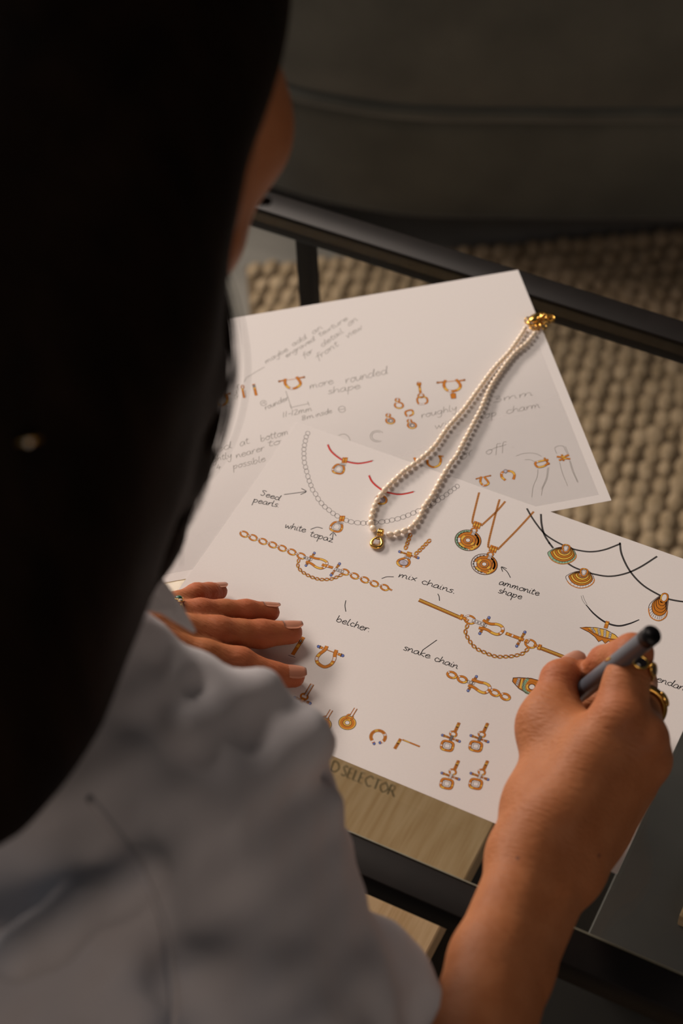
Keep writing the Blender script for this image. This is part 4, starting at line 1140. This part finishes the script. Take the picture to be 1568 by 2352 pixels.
def polygonise(fld, h, B=8, warp=None):
    lo = np.min([np.minimum(p[1], p[2]) - max(p[3], p[4]) if p[0] == 'c' else p[1] - p[3].max() for p in fld.p if not p[6]], 0) - 3 * h
    hi = np.max([np.maximum(p[1], p[2]) + max(p[3], p[4]) if p[0] == 'c' else p[1] + p[3].max() for p in fld.p if not p[6]], 0) + 3 * h
    nb = np.ceil((hi - lo) / (h * B)).astype(int) + 1
    bi = np.stack(np.meshgrid(*[np.arange(n) for n in nb], indexing='ij'), -1).reshape(-1, 3)
    ctr = lo + (bi + .5) * h * B
    rad = h * B * .8661
    D = np.full(len(ctr), 1e3); dl = []
    for pr in fld.p:
        d = pdist(pr, ctr); dl.append(d); D = blend(D, d, pr[5], pr[6])
    wamp = .012 if warp else 0
    keep = np.abs(D) < rad * 1.35 + wamp
    bi, ctr, D = bi[keep], ctr[keep], D[keep]; dl = [d[keep] for d in dl]
    g = np.stack(np.meshgrid(*[np.arange(B + 1)] * 3, indexing='ij'), -1).reshape(-1, 3)
    G = lo + (bi[:, None, :] * B + g[None]) * h
    S = np.full(G.shape[:2], 1e3)
    for pr, d in zip(fld.p, dl):
        if pr[6]: a = np.where(d < rad * 1.3 + pr[5] + .004)[0]
        else: a = np.where(d < np.maximum(D, 0) + rad * 2.6 + pr[5] * 2 + .004)[0]
        if len(a): S[a] = blend(S[a], pdist(pr, G[a]), pr[5], pr[6])
    if warp is not None: S = S + warp(G.reshape(-1, 3)).reshape(S.shape)
    n = B + 1
    S = S.reshape(-1, n, n, n)
    # surface nets
    ins = S < 0
    cs = np.zeros((len(S), B, B, B), int)
    off = [(0, 0, 0), (1, 0, 0), (0, 1, 0), (1, 1, 0), (0, 0, 1), (1, 0, 1), (0, 1, 1), (1, 1, 1)]
    for o_ in off: cs += ins[:, o_[0]:o_[0] + B, o_[1]:o_[1] + B, o_[2]:o_[2] + B]
    ab, ai, aj, ak = np.where((cs > 0) & (cs < 8))
    cv = np.stack([S[ab, ai + o_[0], aj + o_[1], ak + o_[2]] for o_ in off], 1)
    acc = np.zeros((len(ab), 3)); cnt = np.zeros(len(ab))
    for i in range(8):
        for b_ in (1, 2, 4):
            j = i | b_
            if j == i: continue
            x = (cv[:, i] < 0) != (cv[:, j] < 0)
            t = np.where(x, cv[:, i] / np.where(x, cv[:, i] - cv[:, j], 1), 0)
            p0, p1 = np.array(off[i], float), np.array(off[j], float)
            acc += x[:, None] * (p0 + t[:, None] * (p1 - p0)); cnt += x
    cell = bi[ab] * B + np.stack([ai, aj, ak], 1)
    V = lo + (cell + acc / cnt[:, None]) * h
    mx = nb * B + 2
    key = lambda c: (c[:, 0] * mx[1] + c[:, 1]) * mx[2] + c[:, 2]
    kk = key(cell); order = np.argsort(kk); ks = kk[order]

    def find(c):
        q = key(c); i = np.clip(np.searchsorted(ks, q), 0, len(ks) - 1)
        return np.where(ks[i] == q, order[i], -1)
    Fs = []
    for ax in range(3):
        s0 = S[:, :B, :B, :B]
        sl = [slice(0, B)] * 3; sl[ax] = slice(1, B + 1)
        s1 = S[:, sl[0], sl[1], sl[2]]
        eb, ei, ej, ek = np.where((s0 < 0) != (s1 < 0))
        sg = s0[eb, ei, ej, ek] < 0
        c = bi[eb] * B + np.stack([ei, ej, ek], 1)
        u, v = (ax + 1) % 3, (ax + 2) % 3
        du = np.zeros(3, int); dv = np.zeros(3, int); du[u] = 1; dv[v] = 1
        q = np.stack([find(c), find(c - du), find(c - du - dv), find(c - dv)], 1)
        q = np.where(sg[:, None], q, q[:, ::-1])
        Fs.append(q[(q >= 0).all(1)])
    return V, np.concatenate(Fs)


J = lambda x, y, z: at(x, y, z)

# ---------------------------------------------------------------- body: head, neck, trunk, legs and both arms as one surface
HU = np.array([0.05, .72, .69]); HU /= np.linalg.norm(HU)
HF = np.array([.06, .69, -.72]); HF -= HU * (HF @ HU); HF /= np.linalg.norm(HF)
HR = np.cross(HF, HU)
HC = atd(193, 300, .745)
hp = lambda r, f, u: HC + HR * r + HF * f + HU * u
SHR = np.array([.115, -.165, .125]); SHL = np.array([-.150, -.125, .125])
NB = np.array([.012, -.150, .185])
ELR = np.array([.297, -.250, .086]); ELL = np.array([-.255, -.205, .045])
WRL = J(150, 1500, .034)
HIP = np.array([-.02, -.62, -.22])

body = Field()
# head
body.ell(hp(0, -.018, .030), [HR * .070, HF * .090, HU * .082], .01)
body.ell(hp(0, .030, -.035), [HR * .053, HF * .060, HU * .078], .03)
body.ell(hp(0, .055, -.095), [HR * .024, HF * .022, HU * .018], .03)
for s in (-1, 1):
    body.cone(hp(s * .032, .068, -.022), hp(s * .045, .038, -.026), .013, .013, .025)          # cheekbones
    body.cone(hp(s * .050, .0, -.055), hp(s * .022, .060, -.095), .012, .011, .03)            # jaw line
    body.cone(hp(s * .014, .091, .022), hp(s * .038, .076, .020), .008, .007, .014)
    body.ell(hp(s * .041, .050, .022), [HR * .018, HF * .026, HU * .026], .02)                     # temples           # brow
    body.ell(hp(s * .031, .094, .002), [HR * .015, HF * .012, HU * .010], .012, True)         # eye sockets
    body.ell(hp(s * .028, .073, .002), [HR * .0122, HF * .0125, HU * .0112], .006)            # lids over the eyes
    body.ell(hp(s * .073, -.004, -.008), [HR * .007 + HF * .004, HF * .016 - HR * .009, HU * .030], .006)   # ears
    body.ell(hp(s * .009, .099, -.036), [HR * .007, HF * .008, HU * .006], .006)              # nostrils
body.cone(hp(0, .090, .008), hp(0, .110, -.030), .006, .0095, .008)                           # nose
body.cone(hp(-.016, .088, -.058), hp(.016, .088, -.058), .005, .005, .006)
body.cone(hp(-.013, .088, -.067), hp(.013, .088, -.067), .0055, .0055, .004)                  # lips
# neck and trunk
body.cone(hp(0, -.028, -.055), NB, .050, .054, .03)
body.cone(NB, (SHR + NB) / 2, .052, .050, .04).cone((SHR + NB) / 2, SHR, .050, .048, .04)
body.cone(NB, (SHL + NB) / 2, .052, .050, .04).cone((SHL + NB) / 2, SHL, .050, .048, .04)
body.chain([(np.array([.0, -.235, .075]), .085), (np.array([-.01, -.40, -.04]), .085), (np.array([-.02, -.54, -.15]), .088), (HIP, .10)], .05)
for s in (-1, 1):
    body.cone(NB + (s * .05, -.06, -.08), np.array([s * .06, -.40, -.05]), .06, .06, .05)
    hj = HIP + (s * .085, .02, -.02); kn = np.array([s * .13 - .01, -.33, FZ + .072]); an = np.array([s * .10 - .01, -.66, FZ + .045])
    body.chain([(hj, .085), (kn, .058), (an + (0, .15, .01), .052), (an, .036), (an + (0, -.14, -.012), .028)], .02)
# right arm
WR_R, WR_U = J(1212, 1966, .048), J(1296, 1984, .036)
body.chain([(SHR, .048), (SHR * .5 + ELR * .5, .038), (ELR, .031)], .02)
for wq, fq, r in ((WR_R, J(1130, 2206, .060), .0165), (WR_U, J(1172, 2226, .050), .0165)):
    body.chain([(ELR, .027), (fq, .0195), (wq, r)], .007)
# left arm
body.chain([(SHL, .046), (SHL * .5 + ELL * .5, .038), (ELL, .034), (ELL * .5 + WRL * .5, .029), (WRL, .021)], .02)

# right hand: palm
IM, MM, RM, LM = J(1421, 1640, .078), J(1476, 1696, .068), J(1484, 1748, .050), J(1444, 1800, .030)
IB, MB_, RB, LB = J(1262, 1880, .056), J(1290, 1890, .053), J(1318, 1905, .043), J(1350, 1925, .026)
body.chain([(WR_R, .0165), (IB, .0145), (IM, .0118)], .014)
body.chain([(WR_R * .5 + WR_U * .5, .0165), (MB_, .0145), (MM, .0122)], .014)
body.chain([(WR_U, .0165), (RB, .0145), (RM, .0118)], .014)
body.chain([(WR_U, .0165), (LB, .0140), (LM, .0110)], .014)
body.cone(J(1300, 1870, .034), J(1395, 1745, .046), .020, .019, .02)
body.cone(J(1370, 1880, .022), J(1430, 1800, .026), .0155, .0125, .014)
# right thumb
TC, TM, TI, TT = J(1243, 1852, .045), J(1262, 1668, .048), J(1286, 1561, .053), J(1314, 1538, .047)
body.chain([(WR_R, .0155), (TC, .0148), (TM, .0125), (TI, .0104)], .012)
body.cone(TI, TT, .0100, .0082, .003)
body.cone(TM, J(1352, 1735, .058), .0125, .014, .016)
body.cone(TC, J(1350, 1770, .052), .014, .016, .016)
# right fingers
IP, ID, IT = J(1452, 1502, .088), J(1388, 1521, .064), J(1352, 1556, .047)
body.chain([(IM, .0116), (IM * .5 + IP * .5, .0101), (IP, .0102)], .008); body.chain([(IP, .0102), (ID, .0086), (IT, .0076)], .003)
MP, MD, MT = J(1463, 1568, .038), J(1398, 1600, .022), J(1345, 1622, .018)
body.chain([(MM, .0118), (MP, .0098), (MD, .0084), (MT, .0074)], .004)
RP, RD, RT_ = J(1452, 1668, .020), J(1392, 1680, .014), J(1350, 1690, .011)
body.chain([(RM, .0112), (RP, .0094), (RD, .0080), (RT_, .0070)], .004)
LP, LD, LT = J(1418, 1735, .013), J(1372, 1742, .010), J(1335, 1748, .0085)
body.chain([(LM, .0105), (LP, .0084), (LD, .0072), (LT, .0062)], .004)
for c, r in ((IM, .0075), (MM, .0078), (RM, .0075)):                                            # knuckle bones
    body.ell(c + np.array([.003, -.004, .0065]), np.diag((r, r, r * .8)), .008)
# left hand
LHF = {
 'index': [(J(362, 1492, .030), .0108), (J(470, 1505, .026), .0086), (J(552, 1523, .0195), .0086), (J(590, 1541, .0150), .0075), (J(624, 1551, .0115), .0074), (J(675, 1554, .0078), .0062)],
 'middle': [(J(318, 1452, .034), .0112), (J(420, 1447, .027), .0090), (J(500, 1453, .0215), .0092), (J(550, 1456, .0165), .0080), (J(600, 1456, .0125), .0079), (J(668, 1453, .0082), .0066)],
 'ring': [(J(300, 1430, .033), .0105), (J(390, 1412, .027), .0074), (J(460, 1405, .0225), .0073), (J(515, 1404, .017), .0064), (J(565, 1404, .0130), .0064), (J(620, 1406, .0078), .0056)],
 'little': [(J(298, 1420, .028), .0095), (J(405, 1387, .0215), .0066), (J(452, 1365, .0165), .0062), (J(480, 1361, .0115), .0054), (J(503, 1358, .0070), .0050)],
}
for nm, ch in LHF.items():
    body.chain(ch, .0035)
    body.cone(WRL, ch[0][0], .018, ch[0][1], .014)
body.chain([(WRL, .017), (J(250, 1590, .026), .0135), (J(350, 1600, .017), .0108), (J(440, 1592, .0105), .0085)], .008)
body.cone(J(200, 1490, .030), J(330, 1465, .028), .018, .0125, .014)

bV, bF = polygonise(body, .00175)
person = mk('person', bV, bF, M_SKIN, origin=(bV[:, 0].mean(), bV[:, 1].mean(), FZ))
tag(person, 'woman with long dark hair and blue-grey shirt, leaning over the table and drawing', 'person')
tips = [TT, TI, IT, ID, IP, IM, MM, RM] + [c for ch in LHF.values() for c, r in (ch[2], ch[-1])] + [ch[-2][0] for ch in LHF.values()]
fl = np.zeros(len(bV))
for t in tips: fl = np.maximum(fl, np.exp(-((bV - t) ** 2).sum(1) / (2 * .0085 ** 2)))
a_ = person.data.attributes.new('flush', 'FLOAT', 'POINT'); a_.data.foreach_set('value', (fl * .75).astype(np.float32))


def nail(name, tipc, prev, r, up, ln, wd, fwd=.9):
    d = tipc - prev; d /= np.linalg.norm(d)
    up = np.array(up, float); up -= d * (up @ d); up /= np.linalg.norm(up)
    sd = np.cross(d, up)
    V = []; nu, nv = 9, 8
    for k in (0, 1):
        for i in range(nv):
            t = i / (nv - 1)
            s_ = tipc + d * (r * fwd - ln * (1 - t))
            half = wd * (1 - .5 * max(0, (t - .6) / .4) ** 2 - .25 * max(0, (.25 - t) / .25) ** 2)
            for j in range(nu):
                a = (j / (nu - 1) - .5) * 2 * half
                rr = (r + .00014 - .0008 * k) * (1 - (.10 + .12 * abs(a)) * max(0, t - .35) ** 1.5)
                V.append(s_ + up * rr * math.cos(a) + sd * rr * math.sin(a))
    F = []
    for i in range(nv - 1):
        for j in range(nu - 1):
            q = i * nu + j; F.append([q, q + 1, q + nu + 1, q + nu]); q += nu * nv; F.append([q, q + nu, q + nu + 1, q + 1])
    o_ = nu * nv
    for i in range(nv - 1):
        for q in (i * nu, i * nu + nu - 1): F.append([q, q + nu, q + nu + o_, q + o_])
    for j in range(nu - 1):
        for q in (j, (nv - 1) * nu + j): F.append([q, q + 1, q + 1 + o_, q + o_])
    return mk(name, V, F, M_NAIL, person)


NUP = {'index': (.05, .05, 1), 'middle': (-.05, .55, .85), 'ring': (-.05, .85, .7), 'little': (-.05, .85, .7)}
for nm, ch in LHF.items():
    nail('fingernail', ch[-1][0], ch[-2][0], ch[-1][1] * 1.04, NUP[nm], {'index': .0115, 'middle': .0115, 'ring': .0105, 'little': .009}[nm], .8)
nail('fingernail', TT, TI, .0084, (-.1, .9, .4), .011, .95)
nail('fingernail', IT, ID, .0078, (.1, 1, .3), .010, .9)

# ---------------------------------------------------------------- rings
def ring_base(a, b, t, r):
    d = b - a; d /= np.linalg.norm(d); u, v, _ = frame_of(d)
    return a + (b - a) * t, d, u, v


def band(c, u, v, d, R, r, n=40, flat=1.0):
    P = [c + (u * math.cos(t) + v * math.sin(t)) * R for t in np.linspace(0, 2 * math.pi, n, endpoint=False)]
    return tube(P, r, 8, True)


c, d, u, v = ring_base(IM, IP, .78, 0); RR = .0116
rg = empty('ring', c, 'gold ring of dark oval stones on the index finger of the writing hand', 'ring')
mk('band', *band(c, u, v, d, RR, .0011), M_GOLD, rg)
for dg in (114, 162, 214):
    n_ = u * math.cos(math.radians(dg)) + v * math.sin(math.radians(dg)); tn = np.cross(d, n_)
    p = c + n_ * (RR + .0004)
    bz = mk('bezel', *tube([p + (tn * .0042 * math.cos(t) + d * .0030 * math.sin(t)) + n_ * .0006 for t in np.linspace(0, 2 * math.pi, 20, endpoint=False)], .0008, 7, True), M_GOLD, rg)
    mk('stone', *ellipsoid(p + n_ * .0006, [tn * .0040, d * .0028, n_ * .0013], 14, 8), M_DARKSTONE, bz)

c, d, u, v = ring_base(MM, MP, .52, 0); RR = .0122
rg = empty('ring', c, 'plain gold ring with a dark ridge on the middle finger of the writing hand', 'ring')
mk('band', *tube([c + (u * math.cos(t) + v * math.sin(t)) * RR for t in np.linspace(0, 2 * math.pi, 44, endpoint=False)], .0019, 10, True), M_GOLDOLD, rg)
mk('ridge', *tube([c + (u * math.cos(t) + v * math.sin(t)) * (RR + .0012) + d * .0013 for t in np.linspace(0, 2 * math.pi, 44, endpoint=False)], .0008, 8, True), M_BLACK, rg)
n_ = u * math.cos(math.radians(152)) + v * math.sin(math.radians(152)); tn = np.cross(d, n_)
mk('plaque', *ellipsoid(c + n_ * (RR + .0016), [tn * .0046, d * .0028, n_ * .0016], 14, 8), M_GOLD, rg)

ch = LHF['ring']; c, d, u, v = ring_base(ch[1][0], ch[2][0], .30, 0)
rg = empty('ring', c, 'slim gold ring with a green stone on the left ring finger', 'ring')
mk('band', *band(c, u, v, d, .0082, .0008), M_GOLD, rg)
n_ = np.array([0, .75, .66]); n_ -= d * (n_ @ d); n_ /= np.linalg.norm(n_); tn = np.cross(d, n_)
for k, m_, sz in ((0, M_GREEN, .0021), (-1, M_DARKSTONE, .0013), (1, M_STONE, .0013)):
    p = c + n_ * .0090 + tn * .0033 * k - n_ * .0006 * abs(k)
    bz = mk('bezel', *tube([p + (tn * math.cos(t) + d * math.sin(t)) * sz * 1.1 for t in np.linspace(0, 2 * math.pi, 14, endpoint=False)], .0005, 6, True), M_GOLD, rg)
    mk('stone', *ellipsoid(p + n_ * .0004, [tn * sz, d * sz, n_ * sz * .6], 10, 6), m_, bz)

# ---------------------------------------------------------------- shirt, trousers
sh = Field()
sh.cone(NB + (.005, -.02, -.02), SHR + (-.03, 0, -.012), .058, .056, .04)
sh.cone(NB + (-.01, -.02, -.02), SHL + (.01, 0, -.008), .060, .060, .04)
sh.chain([(np.array([.01, -.215, .085]), .102), (np.array([-.01, -.40, -.035]), .105), (np.array([-.02, -.54, -.145]), .105), (HIP + (0, .0, .0), .122)], .06)
for s in (-1, 1): sh.cone(NB + (s * .06, -.05, -.075), np.array([s * .07, -.40, -.05]), .075, .075, .06)
# right sleeve: wide, falling from the shoulder to the elbow
def pq(x, y, d, rp): return atd(x, y, d), rp * d / FPX
def hang(pts, k=.02): sh.chain([pq(*p) for p in pts], k)
hang([(60, 1900, .80, 290), (180, 1960, .80, 290), (420, 2120, .81, 260), (600, 2420, .80, 270), (720, 2700, .77, 280)], .03)
hang([(150, 1400, .82, 110), (262, 1462, .835, 84), (330, 1545, .84, 88), (410, 1590, .845, 92), (478, 1617, .845, 90), (545, 1634, .845, 92), (585, 1660, .845, 88)], .012)
hang([(585, 1660, .845, 88), (635, 1702, .845, 62), (690, 1694, .847, 32), (730, 1672, .847, 14), (741, 1664, .847, 8)], .006)
hang([(630, 1745, .85, 66), (655, 1870, .855, 76), (672, 2010, .855, 88), (690, 2120, .855, 92)], .012)
hang([(712, 1690, .85, 22), (736, 1800, .853, 28), (760, 1930, .855, 32), (784, 2045, .855, 32)], .006)
hang([(180, 1540, .815, 110), (290, 1680, .82, 120), (380, 1800, .825, 130)], .02)
hang([(560, 2250, .80, 190), (650, 2420, .79, 205)], .02)
hang([(760, 2150, .85, 66), (868, 2238, .843, 104), (925, 2385, .836, 128), (940, 2510, .828, 140)], .012)
hang([(480, 2290, .78, 160), (600, 2440, .765, 190), (700, 2600, .76, 200)], .02)
hang([(470, 1900, .83, 190), (545, 2100, .83, 215), (620, 2320, .82, 230)], .03)
# folds
for a, b, r in (((715, 1700, .828), (500, 1870, .778), .010), ((722, 1875, .832), (520, 1985, .775), .009), ((735, 2015, .832), (540, 2190, .775), .008),
                ((585, 1620, .838), (430, 1720, .800), .007), ((440, 2235, .742), (800, 2290, .790), .013), ((800, 2290, .790), (850, 2235, .825), .011),
                ((40, 2190, .705), (330, 2010, .74), .012), ((700, 2080, .83), (460, 2290, .765), .010)):
    sh.cone(atd(*a), atd(*b), r, r * .8, .018)
# left sleeve
sh.chain([(SHL, .062), (SHL * .5 + ELL * .5, .058), (ELL, .054), (ELL * .55 + WRL * .45, .042), (ELL * .2 + WRL * .8, .033)], .02)


def cloth(P):
    return (.0022 * np.sin(P[:, 0] * 95 + P[:, 1] * 60 + 2 * np.sin(P[:, 2] * 40)) * np.sin(P[:, 1] * 45 - P[:, 2] * 50)
            + .0012 * np.sin(P[:, 0] * 210 - P[:, 2] * 170) * np.sin(P[:, 1] * 120))


sV, sF = polygonise(sh, .0042, warp=cloth)
shirt = mk('shirt', sV, sF, M_SHIRT, person)
# collar leaf standing at the neck with its point to the right
def leaf(name, pts, parent, th=.0016, m=M_SHIRT):
    pts = [np.array(p) for p in pts]; c = sum(pts) / len(pts)
    n = np.cross(pts[1] - pts[0], pts[2] - pts[0]); n /= np.linalg.norm(n)
    bm = bmesh.new()
    a = [bm.verts.new(p + n * th / 2) for p in pts]; b = [bm.verts.new(p - n * th / 2) for p in pts]
    k = len(pts)
    bm.faces.new(a); bm.faces.new(b[::-1])
    for i in range(k): bm.faces.new((a[i], b[i], b[(i + 1) % k], a[(i + 1) % k]))
    bm.verts.index_update()
    V = [tuple(v.co) for v in bm.verts]; F = [[v.index for v in f.verts] for f in bm.faces]
    bm.free()
    return mk(name, V, F, m, parent, smooth=False)


leaf('collar', [atd(x, y, d) for x, y, d in ((270, 1230, .80), (345, 1300, .82), (390, 1355, .83), (420, 1400, .835), (447, 1452, .84), (405, 1428, .835), (372, 1408, .83), (330, 1400, .82), (260, 1390, .80))], shirt)
seam = crom([atd(205, 1835, .748), atd(300, 1960, .752), atd(370, 2110, .752), atd(395, 2250, .745), atd(400, 2400, .735)], 8)
# lay the armhole seam on the cloth
for _ in range(30):
    d = np.full(len(seam), 1e3)
    for pr in sh.p: d = blend(d, pdist(pr, seam), pr[5], pr[6])
    dd = CAM - seam; dd /= np.linalg.norm(dd, axis=1)[:, None]
    seam = seam + dd * (-(d + cloth(seam)))[:, None] * .7
V, F = tube(seam + dd * .0004, .0016, 8); mk('armhole_seam', V, F, M_SHIRT, shirt)

tr = Field()
for s in (-1, 1):
    hj = HIP + (s * .085, .02, -.02); kn = np.array([s * .13 - .01, -.33, FZ + .072]); an = np.array([s * .10 - .01, -.66, FZ + .045])
    tr.chain([(HIP, .108), (hj, .094), (kn, .067), (an + (0, .15, .012), .060), (an + (0, .03, .004), .044)], .03)
tV, tF = polygonise(tr, .007)
mk('trousers', tV, tF, M_TROUSER, person)

# ---------------------------------------------------------------- long dark hair
hr = Field()
hr.ell(hp(0, -.030, .036), [HR * .076, HF * .092, HU * .090], .01)
hr.ell(hp(0, -.062, -.01), [HR * .064, HF * .050, HU * .078], .02)
LOCKS = [  # (px, py, distance, radius) running down the head on to the back
 [(415, 240, .715, .018), (372, 420, .715, .018), (382, 650, .725, .018), (396, 850, .74, .019), (368, 1050, .765, .019), (312, 1220, .790, .018), (248, 1370, .79, .016)],
 [(420, -60, .70, .03), (340, 200, .69, .03), (290, 500, .690, .030), (250, 800, .70, .030), (200, 1100, .72, .030), (145, 1350, .735, .026), (80, 1560, .735, .022), (30, 1740, .725, .018)],
 [(260, -80, .69, .035), (200, 300, .67, .036), (140, 700, .675, .036), (90, 1050, .69, .036), (50, 1350, .70, .032), (0, 1600, .705, .026), (-60, 1800, .70, .018)],
 [(130, -80, .67, .035), (70, 400, .66, .04), (20, 850, .665, .042), (-30, 1250, .675, .036), (-80, 1560, .685, .03), (-140, 1800, .69, .022)],
 [(-40, 100, .66, .04), (-90, 700, .66, .045), (-150, 1250, .67, .04), (-230, 1650, .68, .03)],
 [(-230, 200, .67, .04), (-290, 800, .68, .045), (-360, 1300, .69, .04), (-420, 1650, .70, .03)],
]
for i, lk in enumerate(LOCKS): hr.chain([(atd(x, y, d), r) for x, y, d, r in lk], .03 if i else .014)
hV, hF = polygonise(hr, .0045)
hair = mk('hair', hV, hF, M_HAIR, person)
# strands combed along the locks
SV_, SF_, sn_ = [], [], 0
for li, lk in enumerate(LOCKS[:5]):
    P = crom([atd(x, y, d) for x, y, d, r in lk], 5); r_ = crom([(r, 0, 0) for x, y, d, r in lk], 5)[:, 0]
    T = np.gradient(P, axis=0); T /= np.linalg.norm(T, axis=1)[:, None]
    vw = CAM - P; vw -= T * (vw * T).sum(1)[:, None]; vw /= np.linalg.norm(vw, axis=1)[:, None]
    sd = np.cross(T, vw)
    for k in range(46):
        a = RNG.uniform(-1.75, 1.75); ph = RNG.uniform(0, 6.28); ex = RNG.uniform(.97, 1.07)
        i0, i1 = RNG.integers(0, 6), len(P) - RNG.integers(0, 4)
        t = np.linspace(0, 1, len(P))
        aa = a + .15 * np.sin(t * 5 + ph)
        Q = P + (vw * np.cos(aa)[:, None] + sd * np.sin(aa)[:, None]) * (r_ * ex)[:, None]
        V, F = tube(Q[i0:i1], np.linspace(.0011, .0004, i1 - i0), 4)
        SV_.append(np.array(V)); SF_ += [[q + sn_ for q in f] for f in F]; sn_ += len(V)
# loose wisps beside the face
for k in range(48):
    j = RNG.normal(0, 1, 4)
    q = [atd(478 + j[0] * 10, 560, .725), atd(514 + j[0] * 16, 720, .735), atd(516 + j[0] * 20 + j[1] * 8, 870, .75), atd(490 + j[0] * 16 + 8 * j[1], 1020, .77), atd(440 + 12 * j[2], 1150, .79), atd(370 + 14 * j[3], 1300, .80)]
    Q = crom(q, 5)
    V, F = tube(Q, np.linspace(.0003, .00012, len(Q)), 4)
    SV_.append(np.array(V)); SF_ += [[q_ + sn_ for q_ in f] for f in F]; sn_ += len(V)
o = mk('hair_strands', np.concatenate(SV_), SF_, M_HAIR, hair); o['kind'] = 'stuff'
for s in (-1, 1):
    V, F = tube(crom([hp(s * .018, .090, .0), hp(s * .031, .0935, -.003), hp(s * .046, .084, .0)], 4), .0018, 6); mk('eyelashes', V, F, M_HAIR, person)
    V, F = tube(crom([hp(s * .013, .099, .026), hp(s * .030, .094, .031), hp(s * .048, .080, .026)], 4), [.002] * 4 + [.003] * 4 + [.0015], 6); mk('eyebrow', V, F, M_HAIR, person)
V, F = tube(crom([hp(-.017, .0925, -.062), hp(0, .0965, -.0615), hp(.017, .0925, -.062)], 4), .0012, 6); mk('lip_line', V, F, INKM[IX['brown']], person)

# pale clip glinting in the hair
hc = atd(66, 1012, .614)
clip = empty('hair_clip', hc, 'small pale clip glinting in the dark hair', 'hair clip')
mk('clip_bar', *tube([hc + CR[0] * -.004 + CR[1] * .001, hc, hc + CR[0] * .004 - CR[1] * .0005], [.0008, .0011, .0007], 8), M_GOLDOLD, clip)
mk('clip_bead', *ellipsoid(hc + CR[1] * .0007 - CR[2] * .0006, np.diag((.0012, .0012, .0012)), 12, 8), M_PEARL, clip)
